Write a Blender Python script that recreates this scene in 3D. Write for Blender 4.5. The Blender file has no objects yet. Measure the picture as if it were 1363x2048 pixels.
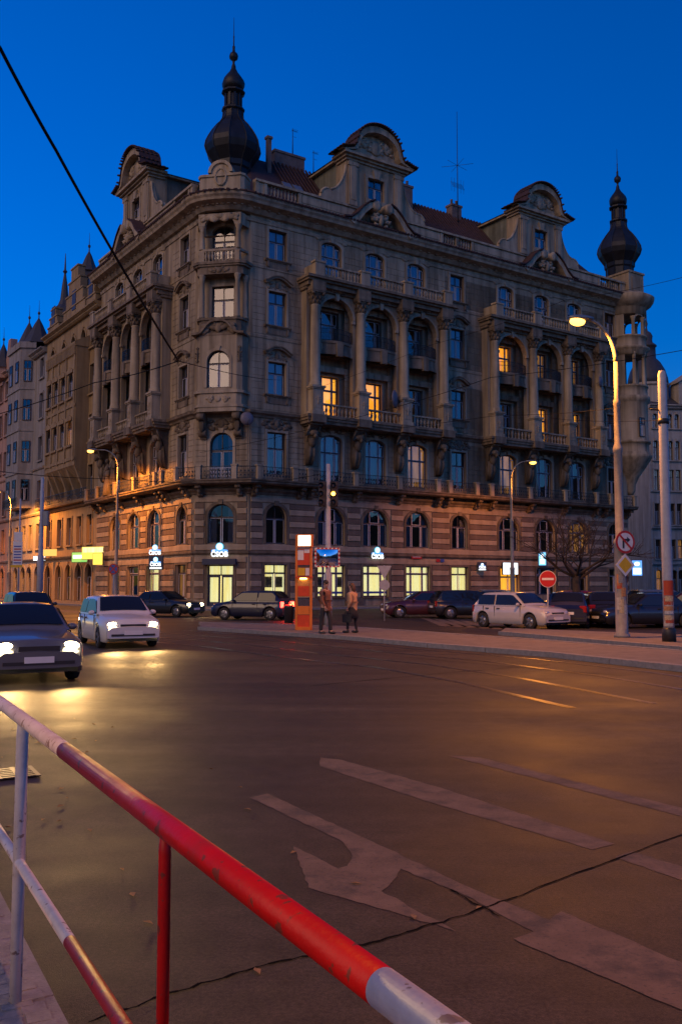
import bpy, bmesh, math, random
from mathutils import Matrix, Vector
random.seed(7)
R_ = math.radians
sc = bpy.context.scene
# ------------------------------------------------------------------ camera
FPX, CXP, CYP, HOR, EYE = 1840.0, 681.5, 1024.0, 1168.0, 1.8
PIT = math.atan((HOR - CYP) / FPX)
cd = bpy.data.cameras.new('camera'); cam = bpy.data.objects.new('camera', cd)
sc.collection.objects.link(cam); sc.camera = cam
cd.sensor_fit = 'VERTICAL'; cd.sensor_height = 36.0; cd.sensor_width = 24.0
cd.lens = 36.0 * FPX / 2048.0; cd.clip_start = 0.05; cd.clip_end = 3000
cam.location = (0, 0, EYE); cam.rotation_euler = (math.pi / 2 + PIT, 0, 0)
# ------------------------------------------------------------------ world, sun, exposure
SUN_EL, SUN_AZ = 2.2, 221.0           # the sun is setting behind the photographer to the left, azimuth clockwise from +Y
wd = bpy.data.worlds.new('World'); sc.world = wd; wd.use_nodes = True
nt = wd.node_tree; nt.nodes.clear()
out = nt.nodes.new('ShaderNodeOutputWorld'); bg = nt.nodes.new('ShaderNodeBackground')
sky = nt.nodes.new('ShaderNodeTexSky'); sky.sky_type = 'NISHITA'; sky.sun_disc = False
sky.sun_elevation = R_(SUN_EL); sky.sun_rotation = R_(360-SUN_AZ); sky.altitude = 200
sky.air_density = 1.0; sky.dust_density = 0.3; sky.ozone_density = 4.3
hs = nt.nodes.new('ShaderNodeHueSaturation'); hs.inputs['Saturation'].default_value = 1.13
tint = nt.nodes.new('ShaderNodeMix'); tint.data_type = 'RGBA'; tint.blend_type = 'MULTIPLY'
tint.inputs[0].default_value = 1.0; tint.inputs[7].default_value = (0.60, 0.77, 1.20, 1)
nt.links.new(sky.outputs[0], hs.inputs['Color']); nt.links.new(hs.outputs[0], tint.inputs[6])
nt.links.new(tint.outputs[2], bg.inputs[0]); nt.links.new(bg.outputs[0], out.inputs[0])
bg.inputs[1].default_value = 0.15
sl = bpy.data.lights.new('sun', 'SUN'); sun = bpy.data.objects.new('sun', sl); sc.collection.objects.link(sun)
sl.energy = 0.45; sl.angle = R_(40); sl.color = (1.0, 0.64, 0.36)
_el, _az = R_(28), R_(SUN_AZ)
_sd = Vector((math.sin(_az) * math.cos(_el), math.cos(_az) * math.cos(_el), math.sin(_el)))
sun.rotation_euler = _sd.to_track_quat('Z', 'Y').to_euler()
vs = sc.view_settings
vs.view_transform = 'Standard'; vs.look = 'None'; vs.gamma = 1; vs.exposure = 1.42
# ------------------------------------------------------------------ helpers
COL = sc.collection
I4 = Matrix.Identity(4)
WM = {}
def T(x, y, z): return Matrix.Translation((x, y, z))
def RZ(a): return Matrix.Rotation(a, 4, 'Z')
def ray(u, v):
    x = (u - CXP) / FPX; y = -(v - CYP) / FPX; c, s = math.cos(PIT), math.sin(PIT)
    return Vector((x, c - s * y, s + c * y))
def gnd(u, v, z=0.0):
    r = ray(u, v); t = (z - EYE) / r.z
    return Vector((0, 0, EYE)) + r * t
def at(u, v, d):
    r = ray(u, v)
    return Vector((0, 0, EYE)) + r * (d / r.y)

class MB:
    def __init__(s): s.v = []; s.f = []; s.sm = []
    def add(s, vs, fs, smooth=False):
        n = len(s.v); s.v += [tuple(p) for p in vs]
        s.f += [tuple(i + n for i in f) for f in fs]; s.sm += [smooth] * len(fs)
        return s
    def box(s, x0, x1, y0, y1, z0, z1):
        return s.add([(x0,y0,z0),(x1,y0,z0),(x1,y1,z0),(x0,y1,z0),(x0,y0,z1),(x1,y0,z1),(x1,y1,z1),(x0,y1,z1)],
                     [(0,3,2,1),(4,5,6,7),(0,1,5,4),(1,2,6,5),(2,3,7,6),(3,0,4,7)])
    def bbox(s, x0, x1, y0, y1, z0, z1, b=.03):
        # box with its front (low y) edges chamfered
        vs = [(x0,y1,z0),(x1,y1,z0),(x1,y1,z1),(x0,y1,z1),(x0,y0+b,z0),(x1,y0+b,z0),(x1,y0+b,z1),(x0,y0+b,z1),
              (x0+b,y0,z0+b),(x1-b,y0,z0+b),(x1-b,y0,z1-b),(x0+b,y0,z1-b)]
        return s.add(vs, [(0,1,5,4),(1,2,6,5),(2,3,7,6),(3,0,4,7),(4,5,9,8),(5,6,10,9),(6,7,11,10),(7,4,8,11),(8,9,10,11)])
    def prism_xz(s, poly, y0, y1, smooth=False):
        n = len(poly)
        vs = [(p[0], y0, p[1]) for p in poly] + [(p[0], y1, p[1]) for p in poly]
        fs = [tuple(range(n)), tuple(range(2*n-1, n-1, -1))]
        s.add(vs, fs); k = len(s.v) - 2*n
        for i in range(n):
            j = (i+1) % n; s.f.append((k+i, k+n+i, k+n+j, k+j)); s.sm.append(smooth)
        return s
    def prism_yz(s, poly, x0, x1):
        n = len(poly)
        vs = [(x0, p[0], p[1]) for p in poly] + [(x1, p[0], p[1]) for p in poly]
        fs = [tuple(range(n-1, -1, -1)), tuple(range(n, 2*n))] + [(i, (i+1) % n, n+(i+1) % n, n+i) for i in range(n)]
        return s.add(vs, fs)
    def prism_xy(s, poly, z0, z1):
        n = len(poly)
        vs = [(p[0], p[1], z0) for p in poly] + [(p[0], p[1], z1) for p in poly]
        fs = [tuple(range(n-1, -1, -1)), tuple(range(n, 2*n))] + [(i, (i+1) % n, n+(i+1) % n, n+i) for i in range(n)]
        return s.add(vs, fs)
    def lathe(s, prof, n=12, c=(0,0,0), smooth=True, cap=True, a0=0.0):
        vs = []; fs = []
        for r, z in prof:
            for k in range(n):
                a = a0 + 2*math.pi*k/n; vs.append((c[0]+r*math.cos(a), c[1]+r*math.sin(a), c[2]+z))
        for i in range(len(prof)-1):
            for k in range(n):
                k2 = (k+1) % n; fs.append((i*n+k, i*n+k2, (i+1)*n+k2, (i+1)*n+k))
        s.add(vs, fs, smooth)
        if cap:
            b = len(s.v) - len(vs)
            s.f.append(tuple(b+k for k in range(n-1, -1, -1))); s.sm.append(False)
            s.f.append(tuple(b+(len(prof)-1)*n+k for k in range(n))); s.sm.append(False)
        return s
    def tube(s, pts, r, n=8, smooth=True, cap=True):
        pts = [Vector(p) for p in pts]; m = len(pts); rs = r if isinstance(r, (list, tuple)) else [r]*m
        vs = []; up = None
        for i, p in enumerate(pts):
            t = (pts[min(i+1, m-1)] - pts[max(i-1, 0)])
            t = t.normalized() if t.length > 1e-9 else Vector((0,0,1))
            if up is None: up = Vector((0,0,1)) if abs(t.z) < .9 else Vector((1,0,0))
            a = t.cross(up)
            if a.length < 1e-6: a = t.cross(Vector((0,1,0)))
            a.normalize(); b = t.cross(a); up = -b if False else up
            for k in range(n):
                an = 2*math.pi*k/n; vs.append(p + (a*math.cos(an) + b*math.sin(an))*rs[i])
        fs = [(i*n+k, (i+1)*n+k, (i+1)*n+(k+1) % n, i*n+(k+1) % n) for i in range(m-1) for k in range(n)]
        s.add(vs, fs, smooth)
        if cap:
            b0 = len(s.v) - len(vs)
            s.f.append(tuple(b0+k for k in range(n))); s.sm.append(False)
            s.f.append(tuple(b0+(m-1)*n+k for k in range(n-1, -1, -1))); s.sm.append(False)
        return s
    def ell(s, c, r, nu=8, nv=5, rot=None, jit=0.0):
        vs = []; fs = []
        for i in range(nv+1):
            th = math.pi*i/nv
            for k in range(nu):
                a = 2*math.pi*k/nu
                p = Vector((math.sin(th)*math.cos(a)*r[0], math.sin(th)*math.sin(a)*r[1], math.cos(th)*r[2]))
                if jit: p *= 1 + random.uniform(-jit, jit)
                if rot: p = rot @ p
                vs.append(p + Vector(c))
        for i in range(nv):
            for k in range(nu): fs.append((i*nu+k, (i+1)*nu+k, (i+1)*nu+(k+1) % nu, i*nu+(k+1) % nu))
        return s.add(vs, fs, True)
    def sweep(s, prof, path, closed=False, smooth=False):
        # prof: closed polygon of (outward offset, z); path: plan points, outward = right-hand side of travel
        m = len(path); P = [Vector((p[0], p[1])) for p in path]; vs = []
        for i in range(m):
            d0 = (P[i]-P[i-1]).normalized() if i > 0 else (P[1]-P[0]).normalized()
            d1 = (P[i+1]-P[i]).normalized() if i < m-1 else d0
            n0 = Vector((d0.y, -d0.x)); n1 = Vector((d1.y, -d1.x)); b = n0+n1
            b = b.normalized() / max(.35, b.normalized().dot(n0))
            for o, z in prof: q = P[i] + b*o; vs.append((q.x, q.y, z))
        n = len(prof)
        fs = [(i*n+k, i*n+(k+1) % n, (i+1)*n+(k+1) % n, (i+1)*n+k) for i in range(m-1) for k in range(n)]
        fs += [tuple(range(n-1, -1, -1)), tuple((m-1)*n+k for k in range(n))]
        return s.add(vs, fs, smooth)
    def xf(s, M, i0=0):
        for i in range(i0, len(s.v)): s.v[i] = tuple(M @ Vector(s.v[i]))
        return s
    def mesh(s, name, mat):
        me = bpy.data.meshes.new(name); me.from_pydata(s.v, [], s.f)
        me.polygons.foreach_set('use_smooth', s.sm); me.update()
        if mat is not None: me.materials.append(mat)
        return me

def put(name, me, parent=None, M=I4, **kw):
    o = bpy.data.objects.new(name, me); COL.objects.link(o)
    if parent is not None:
        o.parent = parent; o.matrix_basis = WM[parent.name].inverted() @ M
    else: o.matrix_basis = M
    WM[o.name] = M
    for k, v in kw.items(): o[k] = v
    return o
def obj(name, mb, mat, parent=None, M=I4, **kw): return put(name, mb.mesh(name, mat), parent, M, **kw)
def thing(name, label, cat, M=I4, group=None):
    o = put(name, None, None, M, label=label, category=cat)
    if group: o['group'] = group
    return o
def tag(o, label, cat, group=None):
    o['label'] = label; o['category'] = cat
    if group: o['group'] = group
    return o
CACHE = {}
def cached(key, fn):
    if key not in CACHE: CACHE[key] = fn()
    return CACHE[key]

# ------------------------------------------------------------------ materials
def mat(name, col, rough=.8, var=.25, scale=3.0, bump=.0, bscale=40.0, metal=0.0, streak=0.0, spec=.4, col2=None, emit=None, es=0.0):
    m = bpy.data.materials.new(name); m.use_nodes = True; n = m.node_tree; L = n.links.new
    p = n.nodes['Principled BSDF']; p.inputs['Roughness'].default_value = rough
    p.inputs['Metallic'].default_value = metal; p.inputs['Specular IOR Level'].default_value = spec
    tc = n.nodes.new('ShaderNodeTexCoord'); geo = n.nodes.new('ShaderNodeNewGeometry')
    ns = n.nodes.new('ShaderNodeTexNoise'); ns.inputs['Scale'].default_value = scale; ns.inputs['Detail'].default_value = 6
    ns.inputs['Roughness'].default_value = .65
    L(geo.outputs['Position'], ns.inputs['Vector'])
    cr = n.nodes.new('ShaderNodeValToRGB'); cr.color_ramp.elements[0].position = .28; cr.color_ramp.elements[1].position = .72
    c2 = col2 or tuple(min(1, c*(1+var*.5)) for c in col); c1 = tuple(c*(1-var) for c in col)
    cr.color_ramp.elements[0].color = (*c1, 1); cr.color_ramp.elements[1].color = (*c2, 1)
    L(ns.outputs['Fac'], cr.inputs[0]); last = cr.outputs[0]
    if streak:
        mp = n.nodes.new('ShaderNodeMapping'); mp.inputs['Scale'].default_value = (2.2, 2.2, .16)
        L(geo.outputs['Position'], mp.inputs[0])
        n2 = n.nodes.new('ShaderNodeTexNoise'); n2.inputs['Scale'].default_value = 1.0; n2.inputs['Detail'].default_value = 5
        L(mp.outputs[0], n2.inputs['Vector'])
        r2 = n.nodes.new('ShaderNodeValToRGB'); r2.color_ramp.elements[0].position = .35; r2.color_ramp.elements[1].position = .62
        k = 1-streak; r2.color_ramp.elements[0].color = (k, k*.97, k*.93, 1); r2.color_ramp.elements[1].color = (1, 1, 1, 1)
        L(n2.outputs['Fac'], r2.inputs[0])
        mx = n.nodes.new('ShaderNodeMix'); mx.data_type = 'RGBA'; mx.blend_type = 'MULTIPLY'; mx.inputs[0].default_value = 1
        L(last, mx.inputs[6]); L(r2.outputs[0], mx.inputs[7]); last = mx.outputs[2]
    L(last, p.inputs['Base Color'])
    if bump:
        n3 = n.nodes.new('ShaderNodeTexNoise'); n3.inputs['Scale'].default_value = bscale; n3.inputs['Detail'].default_value = 5
        L(geo.outputs['Position'], n3.inputs['Vector'])
        bp = n.nodes.new('ShaderNodeBump'); bp.inputs['Strength'].default_value = bump; bp.inputs['Distance'].default_value = .05
        L(n3.outputs['Fac'], bp.inputs['Height']); L(bp.outputs[0], p.inputs['Normal'])
    if emit:
        p.inputs['Emission Color'].default_value = (*emit, 1); p.inputs['Emission Strength'].default_value = es
    return m
def emis(name, col, s, col2=None, scale=(3, 3, .6), lo=.3, hi=.7, base=(.5, .45, .35)):
    # something that gives off light: a lamp glass, a backlit sign, a lit curtain
    m = bpy.data.materials.new(name); m.use_nodes = True; n = m.node_tree; L = n.links.new
    p = n.nodes['Principled BSDF']; p.inputs['Base Color'].default_value = (*base, 1); p.inputs['Roughness'].default_value = .6
    p.inputs['Emission Strength'].default_value = s; p.inputs['Emission Color'].default_value = (*col, 1)
    if col2:
        geo = n.nodes.new('ShaderNodeNewGeometry'); mp = n.nodes.new('ShaderNodeMapping'); mp.inputs['Scale'].default_value = scale
        ns = n.nodes.new('ShaderNodeTexNoise'); ns.inputs['Scale'].default_value = 1.0; ns.inputs['Detail'].default_value = 3
        cr = n.nodes.new('ShaderNodeValToRGB'); cr.color_ramp.elements[0].position = lo; cr.color_ramp.elements[1].position = hi
        cr.color_ramp.elements[0].color = (*col, 1); cr.color_ramp.elements[1].color = (*col2, 1)
        L(geo.outputs['Position'], mp.inputs[0]); L(mp.outputs[0], ns.inputs['Vector']); L(ns.outputs['Fac'], cr.inputs[0])
        L(cr.outputs[0], p.inputs['Emission Color'])
    return m
def glassmat(name, ior=2.0, tintc=(.55, .6, .66), rough=.02):
    m = bpy.data.materials.new(name); m.use_nodes = True; n = m.node_tree; n.nodes.clear(); L = n.links.new
    o = n.nodes.new('ShaderNodeOutputMaterial'); mx = n.nodes.new('ShaderNodeMixShader'); tr = n.nodes.new('ShaderNodeBsdfTransparent')
    gl = n.nodes.new('ShaderNodeBsdfGlossy'); gl.inputs['Roughness'].default_value = rough; tr.inputs[0].default_value = (*tintc, 1)
    gl.inputs[0].default_value = (1, 1, 1, 1)
    fr = n.nodes.new('ShaderNodeFresnel'); fr.inputs[0].default_value = ior
    geo = n.nodes.new('ShaderNodeNewGeometry'); ns = n.nodes.new('ShaderNodeTexNoise'); ns.inputs['Scale'].default_value = .9
    bp = n.nodes.new('ShaderNodeBump'); bp.inputs['Strength'].default_value = .12; bp.inputs['Distance'].default_value = .05
    L(geo.outputs['Position'], ns.inputs['Vector']); L(ns.outputs['Fac'], bp.inputs['Height']); L(bp.outputs[0], gl.inputs['Normal'])
    L(fr.outputs[0], mx.inputs[0]); L(tr.outputs[0], mx.inputs[1]); L(gl.outputs[0], mx.inputs[2]); L(mx.outputs[0], o.inputs[0])
    return m
M_ = {}
M_['stucco'] = mat('stucco', (.40,.30,.19), .85, .22, .5, .12, 14, streak=.5)
M_['stucco_lt'] = mat('stucco_trim', (.44,.335,.22), .8, .2, 1.2, .12, 18, streak=.45)
M_['trim_dk'] = mat('weathered_trim', (.25,.18,.115), .85, .35, 1.4, .2, 12, streak=.45)
M_['soot'] = mat('soot_stone', (.20,.142,.09), .85, .4, 1.6, .25, 10, streak=.5)
M_['band_lt'] = mat('band_light', (.40,.29,.185), .85, .25, 1.5, .2, 12, streak=.2)
M_['band_dk'] = mat('band_dark', (.18,.12,.08), .85, .3, 1.5, .2, 12, streak=.2)
M_['copper'] = mat('dome_sheet', (.022,.022,.026), .5, .35, 1.5, .1, 8, metal=.3, streak=.3)
M_['tile'] = mat('roof_tile', (.06,.028,.025), .8, .45, 2.5, .3, 9)
M_['frame_dk'] = mat('frame_brown', (.05,.032,.026), .5, .2, 4)
M_['frame_wh'] = mat('frame_white', (.55,.50,.50), .5, .15, 4)
M_['iron'] = mat('wrought_iron', (.03,.034,.036), .5, .3, 6, metal=.4)
M_['core'] = mat('room_shade_tone', (.04,.035,.035), .9, .1, 2)  # flat dark colour that puts unlit-room shade behind the panes
M_['curtain'] = mat('curtain', (.44,.41,.46), .9, .18, 2)
M_['curtain_pk'] = mat('curtain_pink', (.50,.37,.37), .9, .18, 2)
M_['glass'] = glassmat('window_glass')
M_['lit'] = emis('lit_curtain', (1.0,.27,.008), .66, (1.0,.46,.03), (1.2,1.2,.5))
M_['lit_dim'] = emis('lit_dim', (.05,.022,.012), .5, (.5,.2,.035), (1.2,1.2,.4), base=(.08,.06,.05))
M_['shop'] = emis('shop_blind', (1.0,.78,.22), .50, (1.0,.93,.45), (4,4,.3), .35, .65)
M_['grey'] = mat('grey_metal', (.22,.22,.225), .45, .2, 5, metal=.5)
M_['navy'] = mat('navy_fascia', (.035,.04,.07), .5, .15, 3)
# ------------------------------------------------------------------ walls with openings, windows
def topz(x, w, h, arch, rise):
    if not arch: return h
    q = max(0.0, 1-(2*x/w)**2)
    return h-rise+rise*math.sqrt(q)
def wall_mb(x0, x1, z0, z1, ops, reveal=.3, y=0.0):
    mb = MB(); xs = {x0, x1}; zs = {z0, z1}
    for (xc, zb, w, h, ar, ri) in ops: xs |= {xc-w/2, xc+w/2}; zs |= {zb, zb+h}
    xs = sorted(t for t in xs if x0 <= t <= x1); zs = sorted(t for t in zs if z0 <= t <= z1)
    for i in range(len(xs)-1):
        run = None
        for j in range(len(zs)-1):
            cx, cz = (xs[i]+xs[i+1])/2, (zs[j]+zs[j+1])/2
            hole = any(abs(cx-o[0]) < o[2]/2 and o[1] < cz < o[1]+o[3] for o in ops)
            if not hole:
                mb.add([(xs[i],y,zs[j]),(xs[i+1],y,zs[j]),(xs[i+1],y,zs[j+1]),(xs[i],y,zs[j+1])], [(0,1,2,3)])
    for (xc, zb, w, h, ar, ri) in ops:
        N = 12 if ar else 1; pts = [(-w/2+w*k/N) for k in range(N+1)]
        if ar: pts = [-w/2*math.cos(math.pi*k/N) for k in range(N+1)]
        tp = [topz(p, w, h, ar, ri) for p in pts]
        if ar:
            for k in range(N):
                mb.add([(xc+pts[k],y,zb+tp[k]),(xc+pts[k+1],y,zb+tp[k+1]),(xc+pts[k+1],y,zb+h),(xc+pts[k],y,zb+h)], [(0,1,2,3)])
        loop = [(xc-w/2, zb)] + [(xc+p, zb+t) for p, t in zip(pts, tp)] + [(xc+w/2, zb)]
        for k in range(len(loop)):
            a, b = loop[k], loop[(k+1) % len(loop)]
            if abs(a[0]-b[0])+abs(a[1]-b[1]) < 1e-6: continue
            mb.add([(a[0],y,a[1]),(b[0],y,b[1]),(b[0],y+reveal,b[1]),(a[0],y+reveal,a[1])], [(0,1,2,3)])
    return mb
def frame_meshes(w, h, ar, ri, cols, tr, t=.08):
    # cols: inner mullion positions (fractions of w); tr: transom height (absolute) -> (dark frame, white sash, list of panes)
    fm = MB(); sm_ = MB(); panes = []
    N = 14
    def tz(x): return topz(x, w, h, ar, ri)
    fm.box(-w/2, -w/2+t, 0, .09, 0, tz(-w/2+t/2) if ar else h); fm.box(w/2-t, w/2, 0, .09, 0, tz(w/2-t/2) if ar else h); fm.box(-w/2+t, w/2-t, .001, .089, 0, t)
    if ar:
        pts = [-w/2*math.cos(math.pi*k/N) for k in range(N+1)]
        for k in range(N):
            a, b = pts[k], pts[k+1]
            fm.add([(a,0,tz(a)),(b,0,tz(b)),(b*.93,0,tz(b)-t*1.1),(a*.93,0,tz(a)-t*1.1),(a,.09,tz(a)),(b,.09,tz(b)),(b*.93,.09,tz(b)-t*1.1),(a*.93,.09,tz(a)-t*1.1)],
                   [(0,3,2,1),(4,5,6,7),(2,3,7,6),(0,1,5,4)])
    else: fm.box(-w/2+t, w/2-t, .001, .089, h-t, h)
    if tr: fm.box(-w/2+t, w/2-t, -.02, .08, tr-t*.6, tr+t*.6)
    xs = [-w/2] + [c*w for c in cols] + [w/2]
    for c in cols:
        if len(cols) == 1 and tr:  fm.box(c*w-t*.35, c*w+t*.35, .003, .085, tr+t*.6, tz(c*w)-t*.5)
        else: fm.box(c*w-t*.5, c*w+t*.5, .003, .085, t, tz(c*w)-t*.5)
    zs = [(0, tr), (tr, None)] if tr else [(0, None)]
    for zi, (a, b) in enumerate(zs):
        for i in range(len(xs)-1):
            xa, xb = xs[i]+t*.5, xs[i+1]-t*.5
            n = 8 if (b is None and ar) else 1
            tops = [(xa+(xb-xa)*k/n) for k in range(n+1)]
            poly = [(xa, a+t*.4)] + [(xb, a+t*.4)] + [(x, max(a+t*.5, (tz(x)-t*.6) if b is None else b-t*.4)) for x in reversed(tops)]
            pm = MB(); pm.add([(p[0], .05, p[1]) for p in poly], [tuple(range(len(poly)))]); panes.append(pm)
            # white casement border, in front of the pane
            if zi == 0 or len(cols) != 1:
                s = .055; zt = (b-t*.4) if b is not None else min(tz(xa), tz(xb))-t*.6
                za = a+t*.4
                if zt-za > .25 and xb-xa > .25:
                    sm_.box(xa, xa+s, .012, .07, za, zt); sm_.box(xb-s, xb, .012, .07, za, zt)
                    sm_.box(xa+s, xb-s, .013, .069, za, za+s); sm_.box(xa+s, xb-s, .013, .069, zt-s, zt)
    return fm, sm_, panes
def curtain_mb(w, h, open_=.0):
    mb = MB(); n = 24
    for side in ((-1, 1) if open_ > 0 else (0,)):
        xa, xb = (-w/2, w/2) if side == 0 else ((-w/2, -w/2*open_) if side < 0 else (w/2*open_, w/2))
        vs = []; 
        for k in range(n+1):
            x = xa+(xb-xa)*k/n; y = .035*math.sin(k*1.9)+.012*math.sin(k*.7)
            vs += [(x, y, .02), (x, y, h)]
        mb.add(vs, [(2*k, 2*k+2, 2*k+3, 2*k+1) for k in range(n)], True)
    return mb
def window(parent, F, x, zb, w, h, ar=False, ri=0.0, cols=(0.0,), trf=.62, look='dark', depth=.2, name='window', y=0.0, back=False):
    key = (w, h, ar, ri, tuple(cols), trf)
    def mk():
        f, s, ps = frame_meshes(w, h, ar, ri, cols, h*trf if trf else None)
        return f.mesh('window', M_['frame_dk']), (s.mesh('sash', M_['frame_wh']) if s.v else None), [p.mesh('pane', M_['glass']) for p in ps]
    fm, sm_, ps = cached(key, mk)
    M = F @ T(x, y+depth, zb)
    o = put(name, fm, parent, M)
    if sm_: put('sash', sm_, o, M)
    for p in ps: put('pane', p, o, M)
    if back: put('dark_room_panel', cached(('bk', w, h), lambda: MB().box(-w/2+.04, w/2-.04, .055, .06, .04, h-.04).mesh('dark_room_panel', M_['core'])), o, M)  # dark panel on a solid wall, its colour gives the room shade
    elif look != 'dark':
        op = {'curtain': 0, 'pink': 0, 'lit': 0, 'lit_dim': 0, 'shop': 0, 'half': .45, 'blind': 0}[look]
        cm = cached(('cur', w, h, op, look), lambda: curtain_mb(w-.02, h-(.02 if not ar else ri*.25), op).mesh('curtain',
              M_[{'curtain': 'curtain', 'half': 'curtain', 'pink': 'curtain_pk', 'lit': 'lit', 'lit_dim': 'lit_dim', 'shop': 'shop', 'blind': 'curtain'}[look]]))
        put('curtain', cm, o, M @ T(0, .2, 0))
    return o
# ------------------------------------------------------------------ corner building
aL, aR = R_(34.4), R_(55.6)
V2 = lambda v: Vector((v[0], v[1], 0))
dL = Vector((-math.sin(aL), math.cos(aL), 0)); dR = Vector((math.sin(aR), math.cos(aR), 0))
nR = Vector((dR.y, -dR.x, 0)); nL = Vector((-math.cos(aL), -math.sin(aL), 0))
bN = (nR + nL).normalized(); tR = Vector((-bN.y, bN.x, 0))
if tR.x < 0: tR = -tR
K = at(440, 1190, 67.0); K.z = 0; WC = 2.1
A = K + tR*WC; B = K - tR*WC
def frame(o, d, n):
    M = Matrix.Identity(4); M.col[0][:3] = d; M.col[1][:3] = -n; M.col[2][:3] = (0,0,1); M.col[3][:3] = o
    return M
FR = frame(A, dR, nR); FL = frame(B, -dL, nL); FC = frame(K, tR, bN)
LEND, REND = 20.4, 42.4
PV = .12
main = thing('apartment_building', 'tall beige corner apartment building with onion domes and a bank on its ground floor', 'building', T(K.x, K.y, 0))
ST, SL, SO = M_['stucco'], M_['stucco_lt'], M_['soot']

# --- opening tables: (x, zb, w, h, arch, rise, mullions, transom, look)
SING, BAYS1, BAYS2 = [2.3, 20.27, 40.3], [7.2, 11.45, 15.73], [26.1, 30.7, 35.1]
def single(x, looks):
    g, m, f1, f2, f3, f4 = looks
    return [(x,.8,1.9,2.45,False,0,(0,),.74,g), (x,4.75,1.75,2.85,True,.875,(0,),.66,m), (x,9.9,1.6,3.15,False,0,(0,),.62,f1),
            (x,15.9,1.55,2.46,False,0,(0,),.66,f2), (x,21.15,1.55,2.6,False,0,(0,),.66,f3), (x,26.2,1.55,2.3,False,0,(0,),.62,f4)]
def bay(x, looks, door=False):
    g, m, f1, f2, f3, f4 = looks
    r = [(x,4.75,2.5,2.95,True,1.2,(-.2,.2),.62,m), (x,9.7,2.0,3.6,True,.5,(-.22,.22),.62,f1),
         (x,14.8,2.0,3.2,False,0,(-.25,.25),.66,f2), (x,20.45,2.0,2.75,False,0,(-.25,.25),.62,f3), (x,26.0,1.9,2.6,True,.45,(-.22,.22),.55,f4)]
    r.append((x,.13,2.3,3.1,False,0,(0,),.74,g) if door else (x,.8,2.5,2.45,False,0,(-.24,.24),.74,g))
    return r
OR = []
OR += single(2.3, ('shop','dark','half','curtain','pink','curtain')) + single(20.27, ('shop','half','half','half','pink','curtain')) + single(40.3, ('dark','dark','dark','curtain','half','half'))
for x, l in zip(BAYS1, (('shop','half','curtain','lit','dark','curtain'), ('shop','half','curtain','lit','dark','pink'), ('shop','half','lit_dim','half','half','curtain'))): OR += bay(x, l)
for x, l, d in zip(BAYS2, (('lit','half','lit_dim','dark','lit','curtain'), ('dark','dark','dark','lit','lit_dim','half'), ('dark','lit_dim','dark','lit','lit_dim','dark')), (1,0,1)): OR += bay(x, l, d)
OL = [(-o[0],)+o[1:] for o in single(2.0, ('lit_dim','dark','half','curtain','half','half'))]
for x, l in zip((7.2, 11.45, 15.73), (('shop','half','half','half','lit_dim','half'), ('dark','half','half','dark','dark','half'), ('dark','half','dark','dark','dark','dark'))):
    OL += [(-o[0],)+o[1:] for o in bay(x, l)]
OC = [(0,.13,1.95,3.05,False,0,(0,),.76,'shop'), (0,4.75,1.95,2.9,True,.975,(0,),.66,'half'), (0,9.4,1.75,3.5,True,.875,(0,),.62,'half'),
      (0,21.3,1.7,2.6,False,0,(0,),.62,'pink'), (0,26.0,1.75,2.5,True,.5,(0,),.55,'half')]
RC = .5      # loggia back walls stand back by this much
def inlog(o): return len(o[6]) == 2 and 14 < o[1] < 25
def ops(L): return [o[:6] for o in L if not inlog(o)] + [(o[0],14.5,3.1,9.55,False,0) for o in L if inlog(o) and o[1] < 16]
for F, L, x0, x1 in ((FR, OR, 0, REND), (FL, OL, -LEND, 0), (FC, OC, -WC, WC)):
    wl_ = wall_mb(x0, x1, PV-.1, 30.4, [o for o in ops(L) if o[2] != 3.1], .32) if F is FC else wall_mb(x0, x1, PV-.1, 30.4, ops(L), .5)
    obj('wall', wl_, ST, main, F)
    for c in sorted({o[0] for o in L if inlog(o)}):
        obj('loggia_back_wall', wall_mb(c-1.55, c+1.55, 14.5, 24.05, [o[:6] for o in L if inlog(o) and o[0] == c], .25, RC), ST, main, F)
# side and back closure, solid block coloured dark to give the shade of unlit rooms
def P(F, x, y): q = F @ Vector((x, y, 0)); return (q.x, q.y)
DEP = 15.0
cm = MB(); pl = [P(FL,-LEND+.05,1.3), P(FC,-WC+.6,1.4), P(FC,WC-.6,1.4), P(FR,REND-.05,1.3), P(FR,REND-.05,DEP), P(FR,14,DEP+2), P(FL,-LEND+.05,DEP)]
cm.prism_xy(pl, .02, 30.3); obj('dark_room_block', cm, M_['core'], main)
obj('side_wall', MB().add([(REND,0,0),(REND,DEP,0),(REND,DEP,31),(REND,0,31)], [(0,1,2,3)]), ST, main, FR)
obj('side_wall', MB().add([(-LEND,0,0),(-LEND,DEP,0),(-LEND,DEP,31),(-LEND,0,31)], [(0,3,2,1)]), ST, main, FL)

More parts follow.
